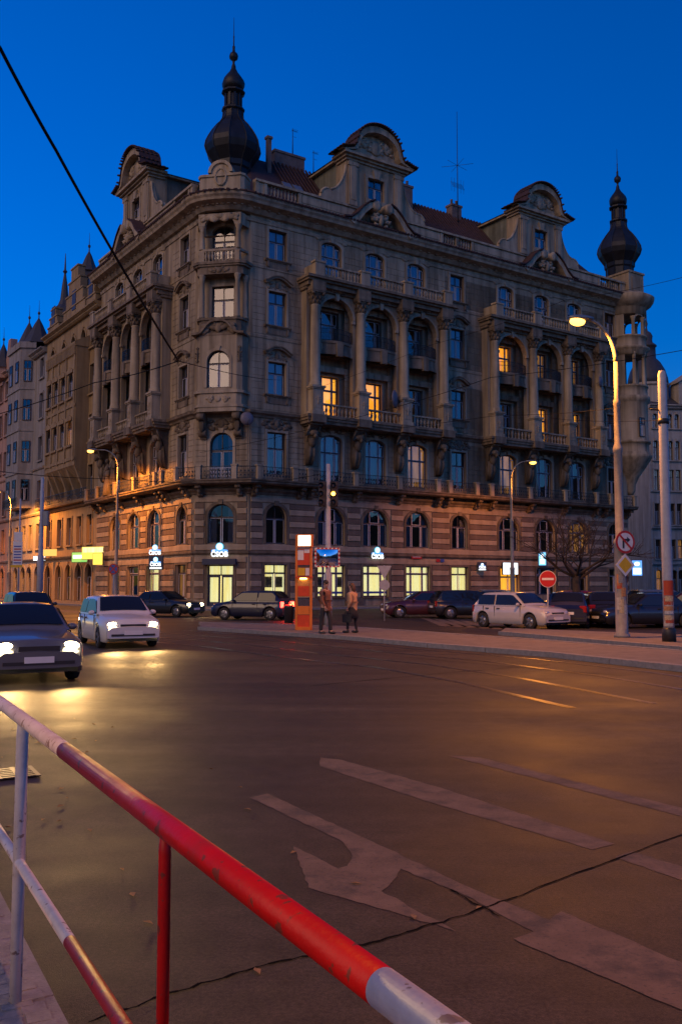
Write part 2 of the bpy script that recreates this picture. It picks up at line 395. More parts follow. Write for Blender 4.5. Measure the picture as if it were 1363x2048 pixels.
# --- ornaments
def relief_mb(w, h, d=.16, n=7, seed=1):
    rn = random.Random(seed); mb = MB()
    mb.ell((0, 0, h*.5), (w*.13, d, h*.42), 8, 6)
    for k in range(n):
        x = rn.uniform(.08, .48)*w; z = rn.uniform(.1, .9)*h*(1-.5*x/w); r = rn.uniform(.05, .11)*w; q = rn.uniform(.5, 1)*d; a = rn.uniform(-.8, .8)
        for s in (-1, 1): mb.ell((s*x, 0, z), (r*1.5, q, r*.8), 7, 5, Matrix.Rotation(s*a, 3, 'Y'))
    return mb
def hood_mb(w):
    mb = MB(); N = 14; up = []; lo = []
    for k in range(N+1):
        t = -1+2*k/N; x = t*w/2; z = .42*max(0, math.cos(t*math.pi*.62))**.8 + (.05 if abs(t) < .95 else 0)
        up.append((x, .52+z)); lo.append((x*.97, .38+z))
    mb.prism_xz(lo+up[::-1], -.32, 0)
    mb.prism_xz([(p[0]*1.04, p[1]+.0) for p in up]+[(p[0]*1.04, p[1]+.09) for p in up[::-1]], -.4, 0)
    r = relief_mb(w*.72, .8, .15, 6, 5); mb.add(r.v, r.f, True)
    return mb
TD = M_['trim_dk']
HOOD = hood_mb(2.3).mesh('hood_moulding', TD)
SILLS = {}
def sill_mb(w):
    mb = MB(); mb.prism_yz([(0,0),(-.14,0),(-.2,.08),(-.26,.1),(-.26,.17),(0,.2)], -w/2, w/2)
    mb.box(-w*.42, w*.42, -.08, 0, -.5, 0)
    for s in (-1, 1): mb.box(s*w*.38-.09, s*w*.38+.09, -.17, 0, -.42, 0)
    return mb
def surround_mb(w, h, ar, ri, t=.2, d=.07):
    mb = MB()
    N = 14 if ar else 1
    pts = [-w/2*math.cos(math.pi*k/N) for k in range(N+1)] if ar else [-w/2, w/2]
    inn = [(-w/2, 0)] + [(x, topz(x, w, h, ar, ri)) for x in pts] + [(w/2, 0)]
    k2 = (w/2+t)/(w/2)
    outr = [(-w/2-t, 0)] + [(x*k2, topz(x, w, h, ar, ri)+t) for x in pts] + [(w/2+t, 0)]
    for i in range(len(inn)-1):
        a, b, c, e = inn[i], inn[i+1], outr[i+1], outr[i]
        if abs(a[0]-b[0])+abs(a[1]-b[1]) < 1e-6 and not ar: continue
        vs = [(p[0], -d, p[1]) for p in (a, b, c, e)] + [(p[0], .01, p[1]) for p in (a, b, c, e)]
        mb.add(vs, [(0,1,2,3),(3,2,6,7),(0,4,5,1)])
    if ar: mb.prism_xz([(-.14, h-.03), (.14, h-.03), (.2, h+t+.12), (-.2, h+t+.12)], -d-.09, 0)
    mb.box(-w/2-t, -w/2-.001, -d, 0, 0, .01)
    return mb
def dress(F, L, deep=False):
    for (x, zb, w, h, ar, ri, cols, tr, look) in L:
        yo = RC if (len(cols) == 2 and 14 < zb < 25) else 0.0
        wn = window(main, F, x, zb, w, h, ar, ri, cols, tr, look, .2, y=yo)
        put('surround', cached(('sur', w, h, ar, ri), lambda: surround_mb(w, h, ar, ri).mesh('surround', SL if zb > 9 else M_['soot'])), wn, F @ T(x, yo, zb))
        if len(cols) == 1 and 15 < zb < 30 and w < 1.58:
            put('sill', cached(('sill', w), lambda: sill_mb(w+.75).mesh('sill', TD)), wn, F @ T(x, 0, zb-.22))
            if zb < 25: put('hood_moulding', HOOD, wn, F @ T(x, 0, zb+h+.12))
            else: put('relief', cached('rel4', lambda: relief_mb(1.9, .55, .12, 6, 9).mesh('relief', SL)), wn, F @ T(x, -.03, zb+h+.2))
        if 9 < zb < 10:
            put('relief', cached('rel1', lambda: relief_mb(2.2, .9, .16, 8, 3).mesh('relief', SO)), wn, F @ T(x, -.03, zb+h+.22))
        if len(cols) == 2 and zb > 25:
            put('relief', cached('rel5', lambda: relief_mb(2.6, .5, .12, 9, 12).mesh('relief', SL)), wn, F @ T(x, -.03, zb+h+.15))
for F, L in ((FR, OR), (FL, OL), (FC, OC)): dress(F, L)

# --- string courses, balcony slab, cornice: swept round the corner
def pw(F, x, y=0): q = F @ Vector((x, y, 0)); return (q.x, q.y)
PATH = [pw(FL,-LEND), pw(FC,-WC), pw(FC,WC), pw(FR,REND)]
def bump(dep_, n=12, w=1.0):
    return [pw(FL,-LEND), pw(FL,-.35)] + [pw(FC, WC*w*t, -dep_*(1-abs(t)**3.2)) for t in [-1+2*k/n for k in range(n+1)]] + [pw(FR,.35), pw(FR,REND)]
def course(prof, path=PATH, m=SL, name='string_course'): return obj(name, MB().sweep(prof, path), m, main)
course([(0,PV-.05),(.16,PV-.05),(.16,.55),(.1,.62),(0,.62)], PATH[:2], M_['band_dk'], 'plinth')
for a, b in ((0, 2.2-1.15), (3.4, 5.9), (8.5, 10.15), (12.75, 14.43), (17.03, 19.2), (21.35, 24.9), (27.3, 29.4), (32, 33.9), (36.3, 39.2), (41.4, REND)):
    obj('plinth', MB().box(a, b, -.14, 0, PV-.05, .62), M_['band_dk'], main, FR)
course([(0,8.35),(.1,8.35),(.14,8.5),(.3,8.62),(.35,8.75),(0,8.8)], PATH, SO)
course([(0,3.95),(.08,3.95),(.16,4.05),(.16,4.2),(0,4.26)], PATH, SO)
course([(0,9.0),(1.1,9.0),(1.22,9.08),(1.22,9.2),(1.3,9.24),(1.3,9.34),(0,9.34)], PATH, SO, 'balcony_slab')
course([(0,14.05),(.12,14.05),(.2,14.2),(.4,14.32),(.46,14.5),(0,14.62)], PATH, TD)
course([(0,20.05),(.05,20.05),(.08,20.25),(0,20.3)], PATH, ST)
course([(0,25.35),(.05,25.35),(.08,25.55),(0,25.6)], PATH, ST)
CP = bump(.95)
course([(0,28.75),(.08,28.75),(.14,28.95),(.1,29.0),(0,29.0)], CP, SL, 'architrave')
course([(0,29.25),(.25,29.3),(.42,29.5),(.5,29.62),(1.05,29.78),(1.12,29.95),(1.25,30.1),(1.3,30.28),(0,30.3)], CP, SL, 'cornice')
def walkpath(path, step):
    out_ = []; P_ = [Vector(p) for p in path]
    for i in range(len(P_)-1):
        L_ = (P_[i+1]-P_[i]).length; n = max(1, int(L_/step)); d = (P_[i+1]-P_[i])/n
        for k in range(n): out_.append((P_[i]+d*k, math.atan2(d.y, d.x)))
    return out_
course([(1.33,30.285),(1.36,30.34),(.2,30.8),(0,30.8),(0,30.31)], CP, M_['tile'], 'eaves_tiles')
et = MB(); md = MB()
for p, a in walkpath(CP, .3):
    i0 = len(et.v); et.tube([(0,-1.42,30.32),(0,-.22,30.82)], .1, 6); et.xf(T(p.x, p.y, 0) @ RZ(a), i0)
obj('tile_ridges', et, M_['tile'], main, kind='stuff')
for p, a in walkpath(CP, .85):
    i0 = len(md.v); md.prism_yz([(0,29.3),(-.14,29.3),(-.3,29.52),(-.62,29.58),(-.62,29.68),(0,29.68)], -.11, .11); md.xf(T(p.x, p.y, 0) @ RZ(a), i0)
obj('modillions', md, SL, main, kind='stuff')

# --- banded stone of the two lowest storeys: each course of each pier is a block
def piers(L, x0, x1, zlo, zhi):
    xs = [(o[0]-o[2]/2-.24, o[0]+o[2]/2+.24) for o in L if o[1] < zhi and o[1]+o[3] > zlo]
    xs.sort(); cur = x0; r = []
    for a, b in xs:
        if a-cur > .35: r.append((cur, a))
        cur = max(cur, b)
    if x1-cur > .35: r.append((cur, x1))
    return r
HB = .44
for F, L, x0, x1 in ((FR, OR, .12, REND-.1), (FL, OL, -LEND+.1, -.12), (FC, OC, -WC+.1, WC-.1)):
    for k in range(17):
        z = .72+HB*k
        if 3.85 < z+HB/2 < 4.35: continue
        for a, b in piers(L, x0, x1, z, z+HB):
            light = k % 2 == 0; e = .10 if light else .05
            w = round(b-a-.06, 2); mm = M_['band_lt'] if light else M_['band_dk']
            me = cached(('blk', w, light), lambda: MB().bbox(-w/2, w/2, -e, .02, .015, HB-.015, .03).mesh('stone_block', mm))
            put('stone_block', me, main, F @ T((a+b)/2, 0, z))
# first floor: lighter rustication, upper floors: scored ashlar beside the single windows
def blocks(F, L, x0, x1, z0, z1, hb, wb, e, mb):
    k = 0; z = z0
    while z+hb < z1:
        for a, b in piers(L, x0, x1, z, z+hb):
            n = max(1, round((b-a)/wb)); off = (k % 2)*.5*(b-a)/n if n > 1 else 0
            cuts = sorted({a, b, *[a+(b-a)*j/n+off for j in range(n+1) if a < a+(b-a)*j/n+off < b]})
            for p, q in zip(cuts, cuts[1:]):
                if q-p > .15:
                    i0 = len(mb.v); mb.bbox(p+.012, q-.012, -e, 0, z+.012, z+hb-.012, .012); mb.xf(F, i0)
        z += hb; k += 1
am = MB()
blocks(FR, OR, .1, 4.6, 9.5, 14, .42, 1.0, .045, am); blocks(FR, OR, 18.8, 23.0, 9.5, 14, .42, 1.0, .045, am); blocks(FC, OC, -WC+.1, WC-.1, 9.5, 14, .42, .8, .045, am)
blocks(FL, OL, -4.4, -.1, 9.5, 14, .42, 1.0, .045, am)
for zz in ((14.7, 20), (20.35, 25.3), (25.7, 28.7)):
    for a, b in ((.1, 4.2), (18.9, 22.9), (38.4, REND)): blocks(FR, OR, a, b, zz[0], zz[1], .5, .95, .025, am)
    blocks(FL, OL, -4.2, -.1, zz[0], zz[1], .5, .95, .025, am)
obj('ashlar_facing', am, ST, main, kind='stuff')

# --- consoles under the balcony and the long iron railing with stone posts
def console_mb(h=1.0, d=1.0, w=.34):
    mb = MB(); pts = []
    N = 12
    for k in range(N+1):
        t = k/N; pts.append((-(d*(.18+.82*(t**1.6)))-.06*math.sin(t*math.pi*2), -h+h*t))
    mb.prism_yz([(0,-h)] + pts + [(0,0)], -w/2, w/2)
    mb.tube([(-w/2-.03,-.3*d,-h*.78),(w/2+.03,-.3*d,-h*.78)], h*.14, 10); mb.tube([(-w/2-.03,-.82*d,-h*.17),(w/2+.03,-.82*d,-h*.17)], h*.14, 10)
    mb.ell((0,-.62*d,-h*.5), (w*.42,.12,h*.25), 8, 5)
    return mb
CON = console_mb(.85, 1.0, .36).mesh('console', SO)
for F, xs in ((FR, [.3,4.2,5.1,9.3,13.6,17.6,18.6,22.0,23.7,28.45,33.0,37.2,38.6,41.9]), (FL, [-.5,-4.2,-5.1,-9.3,-13.6,-17.85,-19.8]), (FC, [-1.5,1.5])):
    for x in xs: put('console', CON, main, F @ T(x, 0, 8.99))
POST = MB().box(-.19,.19,-.16,.16,0,.95); POST.box(-.13,.13,-.175,-.155,.15,.8); POST.box(-.24,.24,-.2,.2,.95,1.05)
POST = POST.mesh('railing_post', SL)
def iron_panel(L_, h=.95, bar=.13):
    mb = MB(); mb.box(0, L_, -.02, .02, h-.04, h); mb.box(0, L_, -.015, .015, .06, .09); n = int(L_/bar)
    for k in range(n):
        x = (k+.5)*L_/n; mb.box(x-.01, x+.01, -.01, .01, .09, h-.04)
        if k % 2 == 0:
            c = x+.5*L_/n
            for zz in (.3, .6): mb.prism_xz([(c-.055,zz),(c,zz-.09),(c+.055,zz),(c,zz+.09)], -.006, .006)
    return mb
rl = put('balcony_railing', POST, main, FC @ T(-1.35, -1.12, 9.34))
rposts = {'R': [.2,3.2,4.5,8.7,13.0,17.0,18.3,21.3,23.0,27.7,32.2,36.5,38.5,42.0], 'L': [-.6,-3.2,-4.5,-8.7,-13.0,-17.3,-20.0], 'C': [1.35]}
for F, k in ((FR,'R'), (FL,'L'), (FC,'C')):
    for x in rposts[k]: put('railing_post', POST, rl, F @ T(x, -1.12, 9.34))
def span(F1, x1, F2, x2, name='railing_panel', z=9.34, y=-1.12, par=None):
    p = F1 @ Vector((x1, y, z)); q = F2 @ Vector((x2, y, z)); d = q-p
    obj(name, iron_panel(d.length-.1), M_['iron'], par or rl, T(p.x, p.y, z) @ RZ(math.atan2(d.y, d.x)) @ T(.05, 0, 0))
rr = rposts['R']; ll = rposts['L']
for a, b in zip(rr, rr[1:]): span(FR, a, FR, b)
for a, b in zip(ll, ll[1:]): span(FL, b, FL, a)
span(FL, -.6, FC, -1.35); span(FC, -1.35, FC, 1.35); span(FC, 1.35, FR, .2)

# --- loggias with giant columns
BAL = MB().lathe([(.09,0),(.09,.06),(.05,.1),(.045,.16),(.1,.34),(.105,.42),(.06,.58),(.05,.66),(.09,.7),(.09,.76)], 8)
BALM = BAL.mesh('baluster', SL)
COLM = MB().lathe([(.5,0),(.5,.12),(.44,.16),(.47,.24),(.42,.32),(.39,.4),(.395,2.2),(.37,4.2),(.33,6.2),(.36,6.25),(.33,6.3)], 18).mesh('column', SL)
def capital():
    mb = MB().lathe([(.33,0),(.36,.1),(.38,.45),(.46,.75),(.55,.85)], 12)
    for row, z, r, s in ((8,.22,.38,.16), (8,.5,.43,.17)):
        for k in range(row):
            a = 2*math.pi*(k+(.5 if z > .3 else 0))/row; mb.ell((r*math.cos(a), r*math.sin(a), z), (.1,.1,s), 6, 4)
    for sx in (-1, 1):
        for sy in (-1, 1): mb.ell((sx*.45, sy*.45, .78), (.16,.16,.14), 8, 5)
    mb.box(-.58,.58,-.58,.58,.86,1.0); return mb
CAPM = capital().mesh('capital', SO)
def pedestal():
    mb = MB().box(-.55,.55,-.5,.6,.0,.28); mb.box(-.46,.46,-.42,.6,.28,1.95); mb.box(-.3,.3,-.45,-.41,.5,1.7)
    r = relief_mb(.5, .9, .06, 5, 4); i0 = len(mb.v); mb.add(r.v, r.f, True); mb.xf(T(0,-.45,.65), i0)
    mb.box(-.53,.53,-.49,.6,1.95,2.05); mb.box(-.6,.6,-.56,.6,2.05,2.2); return mb
PEDM = pedestal().mesh('pedestal', SL)
def atlas():
    # carved bracket: a bowed draped figure carrying the slab on its shoulders
    mb = MB(); rn = random.Random(11)
    mb.prism_yz([(0,-3.1),(-.12,-3.1),(-.25,-2.6),(-.2,-1.8),(-.4,-1.0),(-.9,-.35),(-1.2,-.12),(-1.2,0),(0,0)], -.32, .32)
    mb.ell((0,-.62,-1.25), (.34,.3,.55), 10, 7); mb.ell((0,-.9,-.72), (.42,.28,.26), 10, 6); mb.ell((0,-1.06,-.95), (.15,.17,.2), 10, 7)
    for s in (-1, 1):
        mb.tube([(s*.36,-.86,-.7),(s*.62,-.8,-.95),(s*.5,-.92,-.35),(s*.42,-1.0,-.16)], [.13,.12,.1,.08], 7)
        mb.tube([(s*.15,-.5,-1.7),(s*.2,-.55,-2.3),(s*.13,-.35,-2.95)], [.2,.17,.11], 7)
    for k in range(9):
        a = -1.2+2.4*k/8; mb.tube([(.3*math.sin(a), -.25-.32*math.cos(a), -1.4), (.38*math.sin(a)+.04*rn.uniform(-1,1), -.22-.36*math.cos(a), -2.2), (.3*math.sin(a), -.12-.2*math.cos(a), -3.0)], [.06,.1,.06], 6)
    mb.box(-.5,.5,-1.28,0,-.14,0)
    return mb
ATLM = atlas().mesh('atlas_console', SO)
def balustrade(par, F, xa, xb, y, z, n, posts=True):
    for k in range(n): put('baluster', BALM, par, F @ T(xa+(xb-xa)*(k+.5)/n, y, z+.1))
    mb = MB().box(xa, xb, y-.14, y+.14, z, z+.1); mb.box(xa, xb, y-.15, y+.15, z+.86, z+.98); return mb
def loggia(F, xc, sgn=1):
    # xc: four column positions along the wall; the part is the slab that carries everything
    xc = sorted(sgn*x for x in xc); x0, x1 = xc[0]-.75, xc[-1]+.75
    sl_ = MB().box(x0+.8,x1-.8,0,RC-.01,14.3,14.49); sl_.box(x0,x1,-1.3,0,13.86,14.1); sl_.box(x0-.1,x1+.1,-1.42,0,14.1,14.3); sl_.box(x0-.18,x1+.18,-1.52,0,14.3,14.5)
    for x in xc: sl_.box(x-.62,x+.62,-1.66,0,13.9,14.49)
    lg = obj('loggia', sl_, TD, main, F)
    for x in xc:
        put('pedestal', PEDM, lg, F @ T(x, -1.05, 14.5)); put('column', COLM, lg, F @ T(x, -1.02, 16.7)); put('capital', CAPM, lg, F @ T(x, -1.02, 23.0))
        put('atlas_console', ATLM, lg, F @ T(x, -.02, 13.87))
    ops_ = []
    for a, b in zip(xc, xc[1:]):
        c = (a+b)/2; w = b-a-1.15
        ops_ += [(c,14.5,w,4.9,False,0), (c,20.5,w,3.42,True,w/2*.98)]
    aw = wall_mb(x0+.15, x1-.15, 14.5, 24.2, ops_, .45, -.75)
    obj('arcade', aw, ST, lg, F)
    sd = MB()
    for x in (x0+.15, x1-.15): sd.box(x-.01 if x < c else x-.2, x+.2 if x < c else x+.01, -.745, 0, 14.5, 24.2)
    sd.box(x0+.35, x1-.35, -.3, 0, 24.0, 24.2); obj('end_pier', sd, ST, lg, F)
    for i, (a, b) in enumerate(zip(xc, xc[1:])):
        c = (a+b)/2; w = b-a-1.15
        # moulded archivolt
        ar = MB(); N = 16
        for k in range(N):
            t0, t1 = math.pi*k/N, math.pi*(k+1)/N
            def q(t, r): return (c-math.cos(t)*r, 20.5+3.42-w/2*.98+math.sin(t)*r*.98)
            p = [q(t0,w/2), q(t1,w/2), q(t1,w/2+.2), q(t0,w/2+.2)]
            ar.add([(x,-.83,z) for x, z in p]+[(x,-.74,z) for x, z in p], [(0,1,2,3),(3,2,6,7),(0,4,5,1)])
        for s in (-1, 1): ar.box(c+s*w/2-.14, c+s*w/2+.14, -.9, -.7, 22.1, 22.35)
        ar.prism_xz([(c-.12,23.7),(c+.12,23.7),(c+.2,24.25),(c-.2,24.25)], -.95, -.75)
        obj('archivolt', ar, SL, lg, F)
        # bowed middle balcony with its iron rail
        bw = [(c-w/2-.02,-.32)] + [(c-w/2+w*k/12, -.66-.5*math.sin(math.pi*k/12)) for k in range(13)] + [(c+w/2+.02,-.32)]
        mb = MB().prism_xy(bw, 19.4, 19.75); mb.prism_xy([(c+(p[0]-c)*.985, p[1]*.97) for p in bw], 19.75, 20.25); mb.prism_xy([(c+(p[0]-c), p[1]*1.04) for p in bw], 20.25, 20.45)
        mb.prism_xz([(c-.25,19.25),(c+.25,19.25),(c+.3,20.3),(c-.3,20.3)], -1.28, -1.0)
        mb.box(c-w/2, c+w/2, -.32, RC-.01, 19.4, 20.4)
        obj('balcony', mb, TD, lg, F)
        ir = MB(); pts = [(c-w/2+w*k/14, -.62-.5*math.sin(math.pi*k/14)) for k in range(15)]
        for zz in (20.52, 21.05, 21.4): ir.tube([(p[0], p[1], zz) for p in pts], .022, 5)
        for k in range(43):
            t = k/42; x, y = c-w/2+w*t, -.62-.5*math.sin(math.pi*t); ir.box(x-.01,x+.01,y-.01,y+.01,20.45,21.4)
        obj('iron_rail', ir, M_['iron'], lg, F)
        # lower balustrade
        mb = balustrade(lg, F, a+.48, b-.48, -1.0, 14.5, 9); obj('balustrade_rail', mb, SL, lg, F)
    en = MB().box(x0,x1,-.95,0,24.2,24.42); en.box(x0-.05,x1+.05,-1.3,0,24.42,24.75); en.box(x0-.2,x1+.2,-1.55,0,24.75,24.92); en.box(x0-.3,x1+.3,-1.75,0,24.92,25.12)
    for x in xc: en.box(x-.6,x+.6,-1.62,0,24.0,24.74)
    r = relief_mb(2.2, .4, .1, 8, 21)
    for a, b in zip(xc, xc[1:]): i0 = len(en.v); en.add(r.v, r.f, True); en.xf(T((a+b)/2, -1.0, 24.3), i0)
    obj('entablature', en, TD, lg, F)
    tb = MB()
    for x in xc: tb.box(x-.42,x+.42,-1.72,-1.2,25.12,26.12); tb.box(x-.5,x+.5,-1.78,-1.12,26.12,26.26)
    for a, b in zip(xc, xc[1:]):
        m2 = balustrade(lg, F, a+.43, b-.43, -1.45, 25.12, 11); tb.add(m2.v, m2.f)
    for x, s in ((xc[0], -1), (xc[-1], 1)):
        m3 = MB().box(x+s*.25-.1, x+s*.25+.1, -1.2, 0, 25.12, 26.1); tb.add(m3.v, m3.f)
    obj('top_balcony', tb, SL, lg, F)
    return lg
C1 = [5.05, 9.3, 13.6, 17.85]; C2 = [23.7, 28.45, 33.0, 37.3]
loggia(FR, C1); loggia(FR, C2); loggia(FL, [5.05, 9.3, 13.6, 18.1], -1)
# ------------------------------------------------------------------ corner bay
by = MB()
bpl = [(-1.95,0),(-1.75,-.75),(-1.4,-1.0),(1.4,-1.0),(1.75,-.75),(1.95,0)]
def pl_scale(k, d=0): return [(p[0]*k, p[1]*k-d if p[1] < -.1 else p[1]) for p in bpl]
by.prism_xy(pl_scale(1.0), 14.3, 14.62); by.prism_xy(pl_scale(1.06), 14.62, 14.8); by.prism_xy(pl_scale(.97), 14.8, 15.65); by.prism_xy(pl_scale(1.08), 15.65, 15.85)
r = relief_mb(1.8, .5, .07, 6, 33); i0 = len(by.v); by.add(r.v, r.f, True); by.xf(T(0,-1.0,14.95), i0)
bay_o = obj('corner_bay', by, SL, main, FC)
fw = wall_mb(-1.4, 1.4, 15.85, 20.0, [(0,16.05,1.7,2.75,True,.85)], .3, -1.0)
for s in (-1, 1):
    fw.add([(s*1.4,-1.0,15.85),(s*1.75,-.75,15.85),(s*1.75,-.75,20),(s*1.4,-1.0,20)], [(0,1,2,3) if s > 0 else (3,2,1,0)])
    fw.add([(s*1.75,-.75,15.85),(s*1.95,0,15.85),(s*1.95,0,20),(s*1.75,-.75,20)], [(0,1,2,3) if s > 0 else (3,2,1,0)])
obj('bay_wall', fw, ST, bay_o, FC)
bw = window(main, FC, 0, 16.05, 1.7, 2.75, True, .85, (0,), .66, 'curtain', .2, y=-1.0)
put('surround', surround_mb(1.7, 2.75, True, .85).mesh('surround', SL), bw, FC @ T(0,-1.0,16.05))
for s in (-1, 1):
    put('relief', cached('relbay', lambda: relief_mb(.5, 1.5, .12, 9, 8).mesh('relief', SO)), bay_o, FC @ T(s*1.6,-.92,17.8))
    put('bay_console', cached('bcon', lambda: console_mb(1.9, .95, .5).mesh('bay_console', SO)), bay_o, FC @ T(s*1.35, 0, 14.3))
# wavy pediment over the bay window, parapet of the open storey above
pd_ = MB(); N = 20; up = []
for k in range(N+1):
    t = -1+2*k/N; up.append((t*2.0, 20.1+.95*math.exp(-(t*1.9)**4)*.9+.12*(1-abs(t))))
pd_.prism_xz([(p[0], p[1]-.16) for p in up]+up[::-1], -1.32, 0)
pd_.prism_xy(pl_scale(1.02), 19.92, 20.12)
r = relief_mb(2.4, .95, .14, 9, 17); i0 = len(pd_.v); pd_.add(r.v, r.f, True); pd_.xf(T(0,-1.05,20.05), i0)
pd_.prism_xy(pl_scale(.92), 20.1, 21.1); pd_.prism_xy(pl_scale(1.0), 21.1, 21.28)
obj('bay_pediment', pd_, TD, bay_o, FC)
SC = MB().lathe([(.24,0),(.24,.1),(.19,.16),(.185,1.6),(.16,2.75),(.2,2.8),(.17,2.9),(.26,3.15),(.26,3.25)], 14).mesh('small_column', SL)
for s in (-1, 1): put('small_column', SC, bay_o, FC @ T(s*1.35, -.78, 21.28)); put('small_column', SC, bay_o, FC @ T(s*1.75, -.12, 21.28))
lt = MB().prism_xy(pl_scale(1.0), 24.53, 25.1)
lt.prism_xy(pl_scale(1.1), 25.1, 25.25); lt.prism_xy(pl_scale(1.17), 25.25, 25.45)
r = relief_mb(1.6, .5, .1, 7, 41); i0 = len(lt.v); lt.add(r.v, r.f, True); lt.xf(T(0,-1.0,24.55), i0)
obj('bay_floor', lt, TD, bay_o, FC)
pb = MB().prism_xy([(-1.95,0),(-1.6,-.85),(-1.25,-1.05),(1.25,-1.05),(1.6,-.85),(1.95,0),(1.75,0),(1.45,-.7),(1.2,-.87),(-1.2,-.87),(-1.45,-.7),(-1.75,0)], 26.25, 26.42)
for s in (-1, 1): pb.box(s*1.35-.2, s*1.35+.2, -1.04, -.65, 25.45, 26.25)
obj('bay_parapet', pb, SL, bay_o, FC)
for k in range(9): put('baluster', BALM, bay_o, FC @ T(-1.04+.26*k, -.95, 25.46))
SC2 = MB().lathe([(.24,0),(.2,.1),(.185,.5),(.165,1.35),(.2,1.4),(.17,1.5),(.28,1.75),(.28,1.85)], 14).mesh('small_column', SL)
for s in (-1, 1): put('small_column', SC2, bay_o, FC @ T(s*1.38, -.8, 26.42))
aw = wall_mb(-1.62, 1.62, 28.2, 29.1, [(0,27.4,2.3,1.55,True,.8)], .3, -1.02)
for s in (-1, 1): aw.add([(s*1.62,-1.02,28.2),(s*1.98,-.0,28.2),(s*1.98,0,29.1),(s*1.62,-1.02,29.1)], [(0,1,2,3) if s > 0 else (3,2,1,0)])
aw.box(-1.6,1.6,-.7,0,28.95,29.1)
r = relief_mb(2.6, .5, .13, 9, 44); i0 = len(aw.v); aw.add(r.v, r.f, True); aw.xf(T(0,-1.05,28.62), i0)
obj('bay_arch', aw, SL, bay_o, FC)
put('curved_balcony_rail', MB().xf(I4).add(*(lambda m: (m.v, m.f))(iron_panel(1.7, .9, .1))).mesh('curved_balcony_rail', M_['frame_wh']), bay_o, FC @ T(-.85, -.1, 9.4))

# ------------------------------------------------------------------ attic parapet
def parapet(F, zones, x0, x1):
    # zones: open baluster stretches; the rest is panelled wall
    mb = MB().box(x0, x1, -.32, .12, 30.5, 30.98); xs = []; cur = x0
    for a, b in zones:
        if a > cur: xs.append((cur, a))
        cur = b
    if cur < x1: xs.append((cur, x1))
    for a, b in xs:
        mb.box(a, b, -.26, .1, 30.98, 31.8)
        if b-a > 1.6: mb.box(a+.35, b-.35, -.3, -.25, 31.1, 31.68)
        for x in (a+.14, b-.14): mb.box(x-.14, x+.14, -.32, .1, 30.98, 31.79)
    mb.box(x0, x1, -.4, .16, 31.8, 31.98)
    po = obj('attic_parapet', mb, SL, main, F)
    for a, b in zones:
        n = max(3, round((b-a)/.31))
        for k in range(n): put('baluster', BALM, po, F @ T(a+(b-a)*(k+.5)/n, -.08, 30.99))
parapet(FR, [(1.2,3.95),(18.5,19.95),(20.25,21.75),(38.7,40.0),(40.3,41.6)], .2, REND)
parapet(FL, [(-3.4,-1.0)], -LEND, -.2)
cb = MB().prism_xy([(-1.85,.6),(-1.75,-.55),(-1.5,-.8),(1.5,-.8),(1.75,-.55),(1.85,.6)], 30.5, 32.0)
cb.prism_xy([(-1.92,.6),(-1.82,-.6),(-1.55,-.9),(1.55,-.9),(1.82,-.6),(1.92,.6)], 32.0, 32.18)
N = 16; arc = [(-1.15,32.1)]+[(-.78*math.cos(math.pi*k/N), 32.25+.78*math.sin(math.pi*k/N)) for k in range(N+1)]+[(1.15,32.1)]
cb.prism_xz(arc, -.86, -.3)
for k in range(N):
    t0, t1 = math.pi*k/N, math.pi*(k+1)/N
    q = lambda t, r: (-r*math.cos(t), 32.25+r*math.sin(t))
    p = [q(t0,.72), q(t1,.72), q(t1,.95), q(t0,.95)]
    cb.add([(x,-1.0,z) for x, z in p]+[(x,-.3,z) for x, z in p], [(0,1,2,3),(3,2,6,7),(0,4,5,1)])
cb.add(*(lambda m: (m.v, m.f))(MB().tube([(.42*math.cos(2*math.pi*k/18), -.88, 31.95+.62*math.sin(2*math.pi*k/18)) for k in range(19)], .07, 6)))
obj('corner_attic', cb, SL, main, FC)

# ------------------------------------------------------------------ roof
def inset_path(d): return [pw(FL,-LEND+.02,d), pw(FC,-WC+.35*d if d < 5 else -.1,d*.95), pw(FC,WC-.35*d if d < 5 else .1,d*.95), pw(FR,REND-.02,d)]
o_, i_ = inset_path(.5), [pw(FL,-LEND+.02,5.6), pw(FC,-.15,6.6), pw(FC,.15,6.6), pw(FR,REND-3.5,5.6)]
rf = MB(); zs = (30.9, 36.9)
vs = [(p[0],p[1],zs[0]) for p in o_]+[(p[0],p[1],zs[1]) for p in i_]
rf.add(vs, [(0,1,5,4),(1,2,6,5),(2,3,7,6)])
q = pw(FR,REND-.02,11); rf.add([(*pw(FR,REND-.02,.5),30.9),(*q,30.9),(*pw(FR,REND-3.5,5.6),36.9)], [(0,1,2)])
bk = [pw(FL,-LEND+.02,13), pw(FR,14,16), q]
rf.add([(p[0],p[1],36.9) for p in i_]+[(p[0],p[1],31.5) for p in bk], [(0,1,2,5,4),(2,3,6,5)])
roof = obj('roof', rf, M_['tile'], main)
